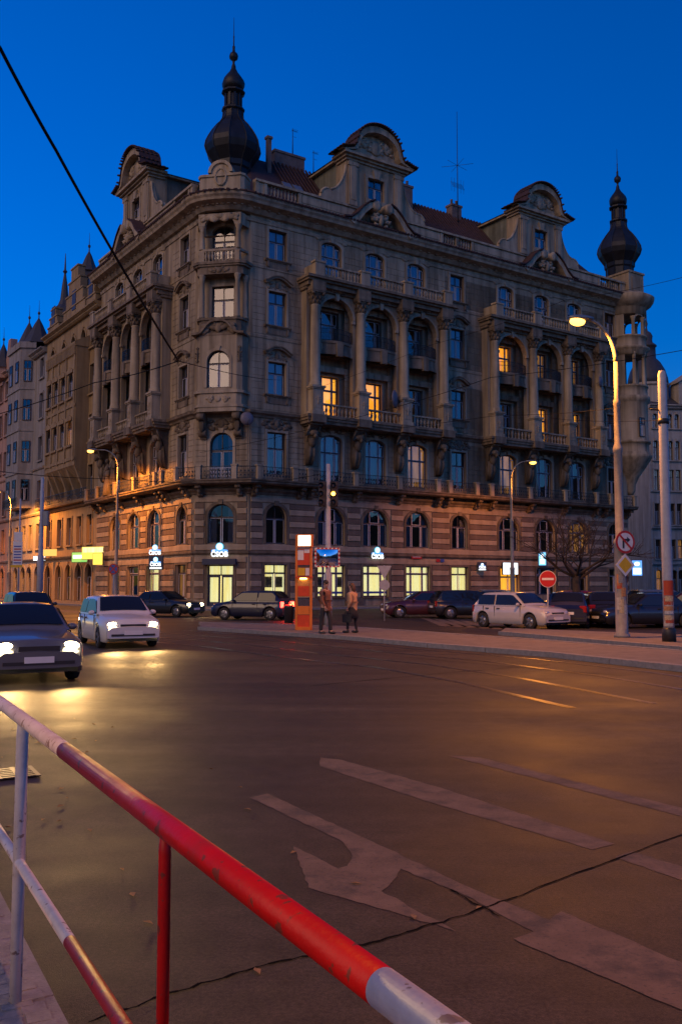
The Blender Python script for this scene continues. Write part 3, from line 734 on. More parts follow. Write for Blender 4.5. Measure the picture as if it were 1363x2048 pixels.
# rows of pantiles on the two visible slopes (too small to pick apart)
tm = MB()
def tile_rows(F, xa, xb, d0, d1, z0, z1, flip=1):
    n = int(abs(xb-xa)/.38)
    for k in range(n):
        x = xa+(xb-xa)*(k+.5)/n
        i0 = len(tm.v); tm.tube([(x, d0, z0+.02), (x, (d0+d1)/2, (z0+z1)/2+.02), (x, d1, z1+.02)], .09, 5, True, False); tm.xf(F, i0)
tile_rows(FR, 4.6, 38.8, .55, 5.55, 30.92, 36.86); tile_rows(FL, -20.2, -4.6, .55, 5.55, 30.92, 36.86)
obj('pantiles', tm, M_['tile'], roof, kind='stuff')
chm = mat('chimney_render', (.17,.12,.10), .9, .35, 2, .2, 10)
def chimney(F, x, y, z0, z1, w, d, pots=2):
    mb = MB().box(x-w/2,x+w/2,y-d/2,y+d/2,z0,z1-.2); mb.box(x-w/2-.08,x+w/2+.08,y-d/2-.08,y+d/2+.08,z1-.2,z1)
    for k in range(pots): mb.lathe([(.13,0),(.11,.5),(.15,.55)], 8, (x-w/2+w*(k+.5)/pots, y, z1))
    obj('chimney', mb, chm, roof, F)
chimney(FR, 6.7, 6.0, 35, 38.0, 2.9, .9, 0); chimney(FR, 18.2, 5.0, 35, 37.9, 1.9, .8, 3); chimney(FR, 25.0, 5.6, 35, 37.8, 1.2, .8, 2); chimney(FR, 4.1, 4.6, 34, 38.3, .35, .35, 0)
sk = MB().box(-.4,.4,-.05,.05,-.55,.55)
for x in (4.75, 5.75): put('skylight', cached('sky', lambda: sk.mesh('skylight', M_['grey'])), roof, FR @ T(x, 2.6, 33.55) @ Matrix.Rotation(R_(-40), 4, 'X'))

# ------------------------------------------------------------------ gables
M_['cheek'] = mat('cheek_plaster', (.17,.17,.13), .85, .3, 1.0, .1, 12, streak=.4)
def gable(F, xc):
    G = F @ T(xc, 0, 0)
    N = 18
    body = [(-2.85,31.95),(-2.85,36.0),(2.85,36.0),(2.85,31.95)]
    mb = wall_mb(-2.85, 2.85, 31.9, 36.1, [(0,32.9,1.6,1.75,False,0)], .25, -.35)
    mb.add([(-2.85,-.35,31.9),(-2.85,1.2,31.9),(-2.85,1.2,36.1),(-2.85,-.35,36.1)], [(0,3,2,1)]); mb.add([(2.85,-.35,31.9),(2.85,1.2,31.9),(2.85,1.2,36.1),(2.85,-.35,36.1)], [(0,1,2,3)])
    go = obj('gable', mb, ST, main, G)
    # swept side volutes
    for s in (-1, 1):
        pts = []
        for k in range(15):
            t = k/14; pts.append((s*(2.85+1.3*t**1.2+.25*t), 35.2-2.3*math.sin(t*math.pi*.5)**.75))
        sc_ = [(s*(4.45+.75*math.cos(a)), 32.35+.55*math.sin(a)) for a in [math.pi*.62-math.pi*.62*k/8 for k in range(9)]]
        poly = [(s*2.85,31.9),(s*2.85,35.3)] + pts[1:] + sc_ + [(s*5.3,31.9)]
        v = MB().prism_xz(poly if s > 0 else poly[::-1], -.25, .1)
        e = pts+sc_
        v.tube([(p[0],-.2,p[1]) for p in e], .11, 6)
        obj('volute', v, SL, go, G)
    # pilasters, cornice, curved pediment with shell relief
    pm = MB()
    for s in (-1, 1):
        pm.box(s*2.3-.42, s*2.3+.42, -.47, -.34, 31.95, 35.6); pm.box(s*2.3-.25, s*2.3+.25, -.52, -.46, 32.4, 35.2); pm.box(s*2.3-.5, s*2.3+.5, -.55, -.34, 35.2, 35.5)
    for a, b, c in ((-.5,35.62,35.8),(-.7,35.8,35.98),(-.95,35.98,36.2)): pm.box(-3.0+(a+.5)*.9, 3.0-(a+.5)*.9, a, 1.0, b, c)
    pm.box(-1.05,1.05,-.42,-.34,32.5,32.9); pm.box(-1.1,-.82,-.42,-.34,32.9,34.8); pm.box(.82,1.1,-.42,-.34,32.9,34.8); pm.box(-1.1,1.1,-.43,-.34,34.66,34.9)
    pm.prism_xz([(-.22,34.65),(.22,34.65),(.34,35.35),(-.34,35.35)], -.55, -.35)
    # bell shaped pediment outline
    def pz(x):
        a = abs(x)
        if a > 2.3: return 36.2+.75*((3.75-a)/1.45)**1.4*.55
        return 36.2+.41+2.25*math.sqrt(max(0, 1-(a/2.3)**2))**.85
    xs = [-3.75+7.5*k/36 for k in range(37)]
    outl = [(x, pz(x)) for x in xs]
    pm.prism_xz([(-3.75,36.2)]+[(x*.93, 36.2+(z-36.2)*.86) for x, z in outl]+[(3.75*.93,36.2)], -.3, .4)
    for k in range(36):
        a, b = outl[k], outl[k+1]; c = (a[0]*.88, 36.2+(a[1]-36.2)*.8); d = (b[0]*.88, 36.2+(b[1]-36.2)*.8)
        pm.add([(p[0],y,p[1]) for y in (-.95,.6) for p in (a,b,d,c)], [(3,2,1,0),(2,3,7,6),(0,1,5,4)])
    r = relief_mb(3.4, 1.5, .2, 12, 51); i0 = len(pm.v); pm.add(r.v, r.f, True); pm.xf(T(0,-.32,36.55), i0)
    pm.lathe([(.62,0),(.6,.06),(.4,.1)], 16, (0,0,0)); pm.xf(T(0,-.35,37.3) @ Matrix.Rotation(R_(90),4,'X'), len(pm.v)-16*3)
    obj('gable_pediment', pm, SL, go, G)
    tl = MB()
    for k in range(36):
        a, b = outl[k], outl[k+1]
        tl.add([(p[0]*1.02,y,p[1]+dz) for y in (-1.05,.9) for dz in (.03,.14) for p in (a,b)], [(0,1,3,2),(2,3,7,6),(4,6,7,5),(0,4,5,1)])
        for yy in (-1.1, -.7, -.3, .1, .5):
            i0 = len(tl.v); tl.ell(((a[0]+b[0])/2*1.02, yy, (a[1]+b[1])/2+.13), (.13,.22,.09), 6, 4)
    obj('gable_roof', tl, M_['tile'], go, G)
    for s in (-1, 1):
        obj('dormer_cheek', MB().add([(s*2.8,.9,31.5),(s*2.8,6.4,31.5),(s*2.8,6.4,36.0),(s*2.8,.9,36.0)], [(0,1,2,3)]), M_['cheek'], go, G)
        obj('dormer_eave', MB().box(min(s*2.6,s*3.15), max(s*2.6,s*3.15), .95, 6.6, 35.9, 36.08), SL, go, G)
    obj('dormer_roof', MB().add([(-3.25,.9,36.09),(3.25,.9,36.09),(3.25,6.6,36.09),(-3.25,6.6,36.09),(0,.9,37.5),(0,6.6,37.5)], [(0,4,5,3),(1,2,5,4),(0,1,4),(3,5,2)]), M_['tile'], go, G)
    gw = window(main, G, 0, 32.9, 1.6, 1.75, False, 0, (0,), .6, 'half', .15, y=-.35)
    # broken scroll pediment on the main cornice below
    bp_ = MB()
    for s in (-1, 1):
        pts = [(3.7,30.35),(3.1,30.45),(2.5,30.9),(1.9,31.6),(1.3,32.1),(.75,32.3)]
        pts = [(s*x, z) for x, z in pts]
        lo = [(x*.9, z-.42 if abs(x) < 3.4 else z-.05) for x, z in pts]
        poly = pts+lo[::-1]
        bp_.prism_xz(poly if s < 0 else poly[::-1], -1.35, -.1)
        i0 = len(bp_.v); bp_.lathe([(.42,0),(.42,1.3),(.2,1.34)], 14, (0,0,0)); bp_.xf(T(s*.62, -.1, 32.0) @ Matrix.Rotation(R_(90),4,'X'), i0)
    r = relief_mb(2.2, 1.3, .3, 9, 61); i0 = len(bp_.v); bp_.add(r.v, r.f, True); bp_.xf(T(0,-1.0,30.4), i0)
    obj('scroll_pediment', bp_, SL, go, G)
    tl2 = MB()
    for s in (-1, 1):
        pts = [(3.8,30.4),(3.1,30.5),(2.5,30.95),(1.9,31.65),(1.3,32.15),(.8,32.35)]
        pts = [(s*x, z) for x, z in pts]; poly = [(x, z+.02) for x, z in pts]+[(x, z+.14) for x, z in pts[::-1]]
        tl2.prism_xz(poly if s < 0 else poly[::-1], -1.48, -.2)
    obj('pediment_tiles', tl2, M_['tile'], go, G)
gable(FR, 11.3); gable(FR, 30.4); gable(FL, -11.3)

# ------------------------------------------------------------------ onion domes
def dome(c, k=1.0, name='onion_dome', dz=0.0):
    D = T(c.x, c.y, 0)
    prof = [(1.35,32.6),(1.38,34.6),(1.5,34.75),(1.52,35.15),(1.75,35.5),(2.08,36.0),(2.24,36.5),(2.16,36.95),(1.95,37.4),(1.66,37.9),(1.3,38.4),(1.02,38.7),(.88,38.95),(.82,39.2),(.8,39.6)]
    mb = MB().lathe([(r*k, z+dz) for r, z in prof], 10, (0,0,0), False, True, .3)
    for j in range(10):
        a = .3+2*math.pi*j/10; mb.tube([(math.cos(a)*r*k*1.01, math.sin(a)*r*k*1.01, z+dz) for r, z in prof], .05, 5)
    o = obj(name, mb, M_['copper'], main, D)
    obj('lantern_crown', MB().lathe([(.74,41.0),(.95,41.15),(.95,41.28),(.76,41.4)], 10, (0,0,dz), False), M_['copper'], o, D)
    lan = MB().lathe([(.8,39.55),(.93,39.68),(.93,39.82),(.74,39.95)], 10, (0,0,dz), False)
    for j in range(10):
        a = .3+2*math.pi*(j+.5)/10; i0 = len(lan.v); lan.box(.58,.72,-.09,.09,39.9+dz,41.05+dz); lan.xf(RZ(a), i0)
    lan.lathe([(.62,39.9),(.62,41.05)], 10, (0,0,dz), False)
    obj('lantern', lan, M_['copper'], o, D)
    sp = MB().lathe([(.76,41.38),(.9,41.72),(.93,41.98),(.83,42.28),(.6,42.62),(.34,42.96),(.2,43.25),(.17,43.48),(.09,43.72),(.12,43.92),(.33,44.08),(.37,44.32),(.3,44.52),(.13,44.66),(.1,44.9),(.115,45.12),(.05,45.22),(.045,45.9),(.065,45.95),(.03,46.05),(.015,47.6)], 10, (0,0,dz), True)
    obj('spire', sp, M_['copper'], o, D)
dc = K - bN*4.4; dome(Vector((at(465.5,300,dc.y).x, dc.y, 0)), dz=.05)
TC = A + dR*43.0 - nR*.15
tcp = FR @ Vector((42.3, 3.6, 0)); dome(Vector((at(1237,500,tcp.y).x, tcp.y, 0)), .98, dz=-.2)

# ------------------------------------------------------------------ round corner oriel at the far right
TF = T(TC.x, TC.y, 0)
tw = MB().lathe([(.3,10.6),(.5,11.0),(.55,11.6),(.85,12.3),(1.5,13.2),(1.95,13.9),(2.15,14.2),(2.2,14.45),(2.05,14.5),(2.0,14.75),(1.9,14.8),(1.9,15.6),(2.1,15.65),(2.1,15.85),(1.88,15.9),(1.88,19.6),(2.0,19.75),(2.15,20.0),(2.1,20.3),(1.9,20.35),(1.9,21.2),(2.0,21.25),(2.0,21.4)], 28)
tow = obj('round_oriel', tw, ST, main, TF)
def ringslab(prof): obj('oriel_ring', MB().lathe(prof, 28), ST, tow, TF)
ringslab([(1.6,24.4),(1.95,24.45),(1.95,24.85),(2.15,25.0),(2.25,25.2),(2.0,25.3),(1.9,25.35),(1.9,26.2),(2.02,26.25),(2.02,26.4),(1.7,26.4)])
ringslab([(1.6,28.5),(1.95,28.5),(1.95,29.2),(2.1,29.3),(2.5,29.6),(2.7,29.9),(2.8,30.3),(2.0,30.75),(.2,30.8)])
a0 = math.atan2(nR.y, nR.x)
ab_ = MB().box(42.45,44.75,-.75,1.9,30.5,33.0); ab_.box(42.35,44.85,-.85,2.0,33.0,33.2); ab_.box(42.9,44.3,-.8,-.74,31.2,32.6); obj('corner_attic', ab_, ST, main, FR)
for z, me in ((21.4, SC), (26.4, SC2)):
    for k in range(7): a = a0-.5+k*.72; put('small_column', me, tow, T(TC.x+1.72*math.cos(a), TC.y+1.72*math.sin(a), z))
cyl = MB().box(-.9,.6,.4,2.2,21,29); obj('oriel_core', cyl, ST, tow, FR @ T(41.9, .4, 0))
for z0_, z1_ in ((21.3, 24.5), (26.3, 28.6)):
    pn = MB(); q_ = []
    for k in range(9): a = a0-R_(100)+R_(42)*k/8; q_ += [(1.86*math.cos(a), 1.86*math.sin(a), z0_), (1.86*math.cos(a), 1.86*math.sin(a), z1_)]
    a = a0-R_(58); q_ += [(1.5*math.cos(a), 1.5*math.sin(a), z0_), (1.5*math.cos(a), 1.5*math.sin(a), z1_)]
    pn.add(q_, [(2*k, 2*k+2, 2*k+3, 2*k+1) for k in range(9)]); obj('oriel_wall', pn, ST, tow, TF)
arcs = MB()
for k in range(6):
    a = a0-.5+(k+.5)*.72
    for j in range(8):
        t0, t1 = math.pi*j/8, math.pi*(j+1)/8
        def q(t): return a-.27*math.cos(t), 27.9+.5*math.sin(t)
        for r_ in (1.85,):
            (u0, z0), (u1, z1) = q(t0), q(t1)
            arcs.add([(r_*math.cos(u0), r_*math.sin(u0), z0),(r_*math.cos(u1), r_*math.sin(u1), z1),(r_*math.cos(u1), r_*math.sin(u1), 28.6),(r_*math.cos(u0), r_*math.sin(u0), 28.6)], [(0,1,2,3)])
obj('oriel_arches', arcs, SL, tow, TF)
wo = TC + nR*1.9
window(main, frame(TC, dR, nR) @ T(-.35,-1.93,0), 0, 16.2, .8, 1.9, False, 0, (0,), .66, 'half', .02)


# ------------------------------------------------------------------ things fixed on the building
dishm = mat('dish_grey', (.15,.13,.15), .5, .15, 3)
def dish(M, r, label):
    t = thing('satellite_dish', label, 'satellite dish', M, 'satellite dishes on the building')
    mb = MB().lathe([(.02,.12),(r*.4,.1),(r*.75,.04),(r,-.06),(r*.98,-.09),(r*.7,0),(.02,.06)], 20, cap=False); mb.xf(Matrix.Rotation(R_(-90),4,'X') @ Matrix.Rotation(R_(180),4,'X') if False else Matrix.Rotation(R_(90),4,'X'))
    obj('reflector', mb, dishm, t, M); ar = MB().tube([(0,-.05,-r*.8),(0,-r*.9,-r*.35)], .025, 6); ar.ell((0,-r*.92,-r*.3), (.06,.09,.06)); ar.tube([(0,.1,0),(0,.45,-.15)], .04, 6)
    obj('feed_arm', ar, M_['grey'], t, M)
dish(FC @ T(2.15,-.75,13.75) @ RZ(.5), .5, 'round satellite dish beside the corner bay above the first floor')
dish(FR @ T(12.55,-1.25,16.55) @ RZ(.6), .75, 'large satellite dish on the middle loggia balcony beside a lit window')
dish(FR @ T(36.9,-1.6,20.95) @ RZ(.45), .55, 'satellite dish on a far right loggia under the big street lamp')
am_ = MB()
def antenna(M, h, kind, label):
    t = thing('roof_antenna', label, 'antenna', M, 'aerials on the roof')
    obj('mast', MB().tube([(0,0,0),(0,0,h)], [.05,.02], 6), M_['iron'], t, M)
    e = MB()
    if kind == 0:
        for k in range(6): a = k*math.pi/3+.2; e.tube([(0,0,h*.52),(1.5*math.cos(a),1.5*math.sin(a),h*.52+.02)], .018, 4)
        for k in range(-3, 4): e.tube([(-.75,k*.05,h*.34+k*.1),(.75,k*.05,h*.34+k*.1)], .012, 4)
        for x in (-.75,-.4,.4,.75): e.tube([(x,0,h*.28),(x,0,h*.4)], .016, 4)
    else:
        e.tube([(-.1,0,h*.93),(.55,.1,h*.93)], .02, 4)
        for k in range(5): e.tube([(.1*k,-.22,h*.93),(.1*k,.22,h*.93)], .012, 4)
        e.tube([(0,0,h*.7),(.35,0,h*.7)], .015, 4)
    obj('elements', e, M_['iron'], t, M)
antenna(FR @ T(24.6, 4.6, 35.6), 11.0, 0, 'tall thin roof mast with star aerial between the two facade gables')
antenna(FR @ T(7.0, 5.6, 37.9), 2.4, 1, 'short roof aerial on the chimney right of the corner dome')
antenna(FR @ T(9.6, 6.4, 36.8), 2.6, 1, 'short roof aerial left of the middle gable')

# carved figure group on the first floor balcony, caught by the left street lamp
def figure_group():
    mb = MB(); rn = random.Random(23)
    for (x, y, h, tw) in ((-.55,-.05,3.3,.3), (.5,.0,3.6,-.2), (0,-.3,2.5,.1)):
        for k in range(11):
            a = 2*math.pi*k/11; r0 = .42+.06*rn.uniform(-1,1); mb.tube([(x+r0*math.cos(a), y+r0*.7*math.sin(a), 0),(x+r0*.8*math.cos(a+tw), y+.55*r0*math.sin(a+tw), h*.35),(x+.22*math.cos(a+2*tw), y+.16*math.sin(a+2*tw), h*.62),(x+.2*math.cos(a), y+.14*math.sin(a), h*.76)], [.16,.14,.1,.08], 6)
        mb.ell((x,y-.05,h*.74), (.36,.24,.4), 10, 7); mb.ell((x+.03,y-.14,h*.93), (.17,.19,.22), 10, 8); mb.tube([(x,y-.05,h*.82),(x+.01,y-.1,h*.9)], .1, 8)
        for s in (-1, 1): mb.tube([(x+s*.34,y-.05,h*.8),(x+s*.5,y-.2,h*.64),(x+s*.22,y-.36,h*.6+s*.25)], [.12,.1,.07], 7)
    mb.box(-1.1,1.1,-.5,.5,-.25,.05); return mb
obj('figure_group', figure_group(), SO, main, FL @ T(-14.9,-.75,9.4))
# ------------------------------------------------------------------ neighbours along the left street
M_['ochre'] = mat('ochre_plaster', (.34,.23,.115), .85, .2, .6, .1, 14, streak=.3)
M_['white'] = mat('white_plaster', (.30,.27,.25), .85, .15, .6, .1, 14, streak=.3)
M_['pink'] = mat('pink_plaster', (.46,.27,.20), .85, .2, .6, .1, 14, streak=.3)
M_['brownp'] = mat('brown_plaster', (.30,.20,.14), .85, .2, .6, .1, 14, streak=.3)
M_['palep'] = mat('pale_plaster', (.42,.36,.30), .85, .15, .6, .1, 14, streak=.3)
M_['slate'] = mat('slate', (.05,.045,.05), .6, .3, 3, .2, 10)
def nb(name, label, F, x0, x1, ztop, m, trim, cols, floors, shop=True, depth=13, seed=0, roofm=None, roofh=5.0, y=0.0, skip=None, arch_floors=(), cw=1.35, lit={}, sw_=1.9):
    rn = random.Random(seed)
    o = thing(name, label, 'building', F @ T((x0+x1)/2, 0, 0))
    op = []; 
    for x in cols:
        for j, (z, h) in enumerate(floors):
            if skip and skip(x, j): continue
            ar = j in arch_floors; op.append((x, z, cw, h, ar, cw/2 if ar else 0))
    if shop:
        for x in cols: op.append((x, .2, sw_, 3.5, True, sw_/2))
    wl = wall_mb(x0, x1, 0, ztop, op, .28, y)
    wl.add([(x0,y,0),(x0,y+depth,0),(x0,y+depth,ztop),(x0,y,ztop)], [(0,3,2,1)]); wl.add([(x1,y,0),(x1,y+depth,0),(x1,y+depth,ztop),(x1,y,ztop)], [(0,1,2,3)])
    obj('wall', wl, m, o, F)
    obj('dark_room_block', MB().box(x0+.02, x1-.02, y+.8, y+depth, .02, ztop-.05), M_['core'], o, F)  # solid dark block, its colour stands in for unlit rooms
    for (x, z, w, h, ar, ri) in op:
        shopw = z < 1
        look = lit.get((round(x, 1), z)) or (rn.choice(['dark','dark','half']) if not shopw else rn.choice(['dark','lit_dim','dark']))
        wn = window(o, F, x, z, w, h, ar, ri, (0,), .66, look, .2, y=y)
        put('surround', cached(('sur', w, h, ar, ri, trim), lambda: surround_mb(w, h, ar, ri, .18, .09).mesh('surround', M_[trim])), wn, F @ T(x, y, z))
        if not shopw: put('sill', cached(('sillb', w, trim), lambda: MB().box(-w/2-.25, w/2+.25, -.22, 0, -.16, 0).mesh('sill', M_[trim])), wn, F @ T(x, y, z))
    for z, e, t in ((4.3,.3,.3), (9.2,.35,.28), (14.2,.22,.25), (ztop-.55,.45,.25), (ztop-.3,.75,.3)):
        if z < ztop: obj('string_course', MB().prism_yz([(y,z),(y-e*.6,z),(y-e,z+t*.6),(y-e,z+t),(y,z+t)], x0, x1), M_[trim], o, F)
    if roofh:
        rf = MB(); ov = .5
        rf.add([(x0,y-ov,ztop),(x1,y-ov,ztop),(x1,y+6,ztop+roofh),(x0,y+6,ztop+roofh),(x1,y+12.5,ztop),(x0,y+12.5,ztop)], [(0,1,2,3),(3,2,4,5),(1,4,2),(0,3,5)])
        obj('roof', rf, M_[roofm or 'tile'], o, F)
    return o
def cone_turret(o, F, x, y, z0, z1, r, ztip, m='slate', body=None, n=8):
    mb = MB()
    if body: obj('turret', MB().lathe([(r*.92,z0),(r*.92,z1-.15),(r*1.1,z1)], n, (x,y,0), False), M_[body], o, F)
    mb.lathe([(r*1.15,z1),(r*.75,z1+(ztip-z1)*.28),(r*.35,z1+(ztip-z1)*.62),(.07,ztip-.6),(.05,ztip)], n, (x,y,0), False)
    mb.ell((x,y,ztip), (.16,.16,.2)); mb.tube([(x,y,ztip),(x,y,ztip+1.5)], [.04,.015], 5)
    obj('spire', mb, M_[m], o, F)
# ochre house with stepped gables and a square oriel
FLO = [(5.6,2.7),(10.0,3.0),(15.2,2.6),(19.8,2.8),(24.3,2.2)]
oc = nb('town_house', 'ochre town house with stepped gables and a square oriel next to the corner building', FL, -37.0, -LEND-.02, 28.2, M_['ochre'], 'ochre',
        [-22.3,-25.2,-28.2,-31.2,-34.8], FLO, seed=3, arch_floors=(4,), skip=lambda x, j: -32.3 < x < -23 and j in (2, 3))
ob = MB(); ob.prism_yz([(0,11.6),(-1.3,13.0),(-1.3,13.3),(0,13.3)], -32.4, -23.3)
ow = wall_mb(-32.4, -23.3, 13.3, 24.4, [(x, z, 1.3, 2.4, True, .65) for x in (-24.9,-27.2,-29.4,-31.4) for z in (15.0, 19.6)], .25, -1.3)
ow.add([(-23.3,-1.3,13.3),(-23.3,0,13.3),(-23.3,0,24.4),(-23.3,-1.3,24.4)], [(0,1,2,3)]); ow.add([(-32.4,-1.3,13.3),(-32.4,0,13.3),(-32.4,0,24.4),(-32.4,-1.3,24.4)], [(0,3,2,1)])
orn_ = MB().prism_yz([(0,24.4),(-1.4,24.4),(-1.5,24.6),(-1.5,24.8),(0,25.6)], -32.5, -23.2)
orl = obj('oriel', ow, M_['ochre'], oc, FL); obj('oriel_trim', ob, M_['ochre'], orl, FL); obj('oriel_roof', orn_, M_['ochre'], orl, FL)
for x in (-24.9,-27.2,-29.4,-31.4):
    for z in (15.0, 19.6): window(oc, FL, x, z, 1.3, 2.4, True, .65, (0,), .66, 'lit' if (x > -25 and z < 16) else 'dark', .12, y=-1.3)
for x in (-24.9,-27.2,-29.4,-31.4):
    for z in (15.0, 19.6):
        obj('window_head', MB().prism_xz([(x-.85,z+2.35),(x+.85,z+2.35),(x+.95,z+2.6),(x,z+2.95),(x-.95,z+2.6)], -1.46, -1.3), M_['ochre'], orl, FL)
        obj('sill', MB().box(x-.85,x+.85,-1.5,-1.3,z-.2,z), M_['ochre'], orl, FL)
for x in (-23.6,-26.05,-28.3,-30.4,-32.1): obj('lesene', MB().box(x-.16,x+.16,-1.42,-1.3,13.4,24.3), M_['ochre'], orl, FL); obj('oriel_bracket', MB().prism_yz([(0,10.4),(-.2,10.4),(-1.2,12.9),(0,12.9)], x-.18, x+.18), M_['ochre'], orl, FL)
for z in (18.6, 13.5): obj('oriel_band', MB().box(-32.45,-23.25,-1.4,-1.3,z,z+.28), M_['ochre'], orl, FL)
mc = MB()
for k in range(26): mc.box(-32.3+k*.35,-32.12+k*.35,-1.5,-1.3,23.6,24.35)
obj('dentils', mc, M_['ochre'], orl, FL, kind='stuff')
def stepgable(F, xc, w, zb, zt, n, par, m='ochre', y=-.1):
    poly = []; h = (zt-zb)/n
    for k in range(n): hw = w/2*(1-k/(n+.4)); poly += [(-hw, zb+h*k), (-hw, zb+h*(k+1))]
    poly = [(xc+x, z) for x, z in poly]; poly += [(2*xc-x, z) for x, z in poly[::-1]]
    mb = MB().prism_xz(poly, y-.25, y+.45)
    for k in range(n): hw = w/2*(1-k/(n+.4)); mb.box(xc-hw-.08, xc+hw+.08, y-.33, y+.5, zb+h*(k+1)-.14, zb+h*(k+1)+.02)
    obj('stepped_gable', mb, M_[m], par, F)
    obj('gable_window', MB().box(xc-.55, xc+.55, y-.3, y-.22, zb+.8, zb+2.8), M_['frame_dk'], par, F)
    rf = MB().add([(xc-w/2+.2,y+.3,zb),(xc+w/2-.2,y+.3,zb),(xc,y+.3,zt-.6),(xc-w/2+.2,y+6,zb),(xc+w/2-.2,y+6,zb),(xc,y+6,zt-.6)], [(0,2,5,3),(1,4,5,2)])
    obj('gable_roof', rf, M_['tile'], par, F)
stepgable(FL, -27.3, 6.6, 28.2, 33.4, 4, oc); stepgable(FL, -22.4, 2.6, 28.2, 31.3, 3, oc); stepgable(FL, -34.0, 3.6, 28.2, 30.8, 3, oc)
cone_turret(oc, FL, -33.6, 3.2, 33.2, 35.3, .95, 38.2, body='slate')
obj('roof_balcony', MB().prism_yz([(0,9.5),(-.9,9.5),(-1.0,9.7),(0,9.7)], -36.9, -20.6), M_['ochre'], oc, FL)
obj('balcony_rail', iron_panel(16.2, 1.0, .16), M_['iron'], oc, FL @ T(-36.85, -.95, 9.7))
# white house
wh = nb('town_house', 'white town house with a polygonal oriel and pointed slate turrets along the left street', FL, -51.0, -37.02, 27.4, M_['white'], 'white',
        [-38.6,-41.6,-44.0,-47.0,-49.6], FLO, seed=5, roofm='slate', skip=lambda x, j: -48.5 < x < -40.5 and j > 0)
wb = MB().prism_xy([(-48,0),(-47.2,-1.4),(-42.2,-1.4),(-41.4,0)], 10.2, 28.2); wb.prism_xy([(-48.2,0),(-47.3,-1.6),(-42.1,-1.6),(-41.2,0)], 28.2, 28.9)
for z in (14, 18.8, 23.5): wb.prism_xy([(-48.1,0),(-47.25,-1.52),(-42.15,-1.52),(-41.3,0)], z, z+.25)
wor = obj('oriel', wb, M_['white'], wh, FL)
sideF = FL @ T(-41.8, -.7, 0) @ RZ(math.atan2(1.4, .8)+math.pi*0)
for z in (11.0, 15.3, 20.0, 24.4):
    window(wh, FL, -43.4, z, 1.2, 2.4, False, 0, (0,), .6, 'half', -.1, y=-1.42, back=True); window(wh, FL, -45.9, z, 1.2, 2.4, False, 0, (0,), .6, 'dark', -.1, y=-1.42, back=True)
    window(wh, sideF, 0, z, .9, 2.4, False, 0, (0,), .6, 'half', -.1, back=True)
cone_turret(wh, FL, -42.6, .6, 28.2, 28.9, 1.5, 32.6, n=8); cone_turret(wh, FL, -46.4, .6, 28.2, 28.9, 1.5, 33.0, n=8)
tt = MB().lathe([(1.3,27.5),(1.25,33.5),(1.4,33.8),(1.1,34.2),(1.1,35.8),(1.35,36.0),(1.35,36.3),(1.5,36.9),(1.3,37.6),(.75,38.1),(.5,38.8),(.32,40.6),(.12,42.0),(.28,42.25),(.12,42.5),(.03,44.5)], 10, (-45.6,4.4,-3.2), False)
obj('onion_turret', tt, M_['slate'], wh, FL)
obj('balcony_rail', iron_panel(6.0, 1.0, .18), M_['iron'], wh, FL @ T(-47.6, -1.6, 10.3))
pk = nb('town_house', 'pink town house with a steep roof beyond the white house', FL, -60, -51.02, 27.6, M_['pink'], 'pink', [-53,-55.6,-58.2], FLO, seed=8, roofm='slate', roofh=4.5)
cone_turret(pk, FL, -54.2, -.3, 27.0, 28.3, 1.2, 32.0, body='pink')
g = MB().prism_xz([(-53.8,27.6),(-51.3,27.6),(-51.3,31.5),(-52.4,31.5)], -.2, .6); obj('gable_end', g, M_['pink'], pk, FL)
br = nb('town_house', 'dark brown town house at the left edge of the picture', FL, -82, -60.02, 26.5, M_['brownp'], 'brownp', [-62.5,-66,-70,-74,-78], FLO, seed=9, roofm='slate')
# pale building across the side street on the right
FB = frame(Vector((41.8, 124.0, 0)), Vector((math.cos(.16), math.sin(.16), 0)), Vector((math.sin(.16), -math.cos(.16), 0)))
FLB = [(5.2,2.6),(9.8,2.9),(14.4,2.9),(18.6,2.7),(23.0,2.0)]
pb_ = nb('town_house', 'pale grand building with a slate domed turret behind the parked cars at right', FB, 0, 26, 26.2, M_['palep'], 'palep',
         [.95,3.15,4.15,6.6,9,11.5,14,17,20], FLB, seed=12, roofm='slate', arch_floors=(3,4), lit={(3.2,5.2): 'lit_dim', (4.2,5.2): 'lit_dim'}, roofh=4, cw=.72, sw_=.8)
tb_ = MB().lathe([(2.7,26.2),(2.7,29.0),(2.95,29.2),(2.95,29.5)], 12, (1.6,2.9,0), False); obj('turret', tb_, M_['palep'], pb_, FB)
td = MB().lathe([(2.8,29.5),(2.7,30.4),(2.35,31.6),(1.75,32.7),(1.2,33.3),(1.15,34.9),(1.35,35.0),(1.3,35.2),(.8,35.6),(.75,36.0),(.82,36.5),(.6,37.0),(.2,37.3),(.1,37.8),(.22,38.3),(.1,38.8),(.05,41.2)], 12, (1.6,2.9,0), True); obj('dome', td, M_['slate'], pb_, FB)
gp = MB().prism_xz([(4.5,26.2),(9.5,26.2),(9.5,29.4),(7,31),(4.5,29.4)], -.2, 2); gp.prism_xz([(4.2,29.3),(7,31.05),(9.8,29.3),(9.8,29.65),(7,31.45),(4.2,29.65)], -.5, 2.1); obj('gable', gp, M_['palep'], pb_, FB)
obj('gable_window', MB().box(6.2,7.8,-.28,-.19,27,29), M_['frame_dk'], pb_, FB)

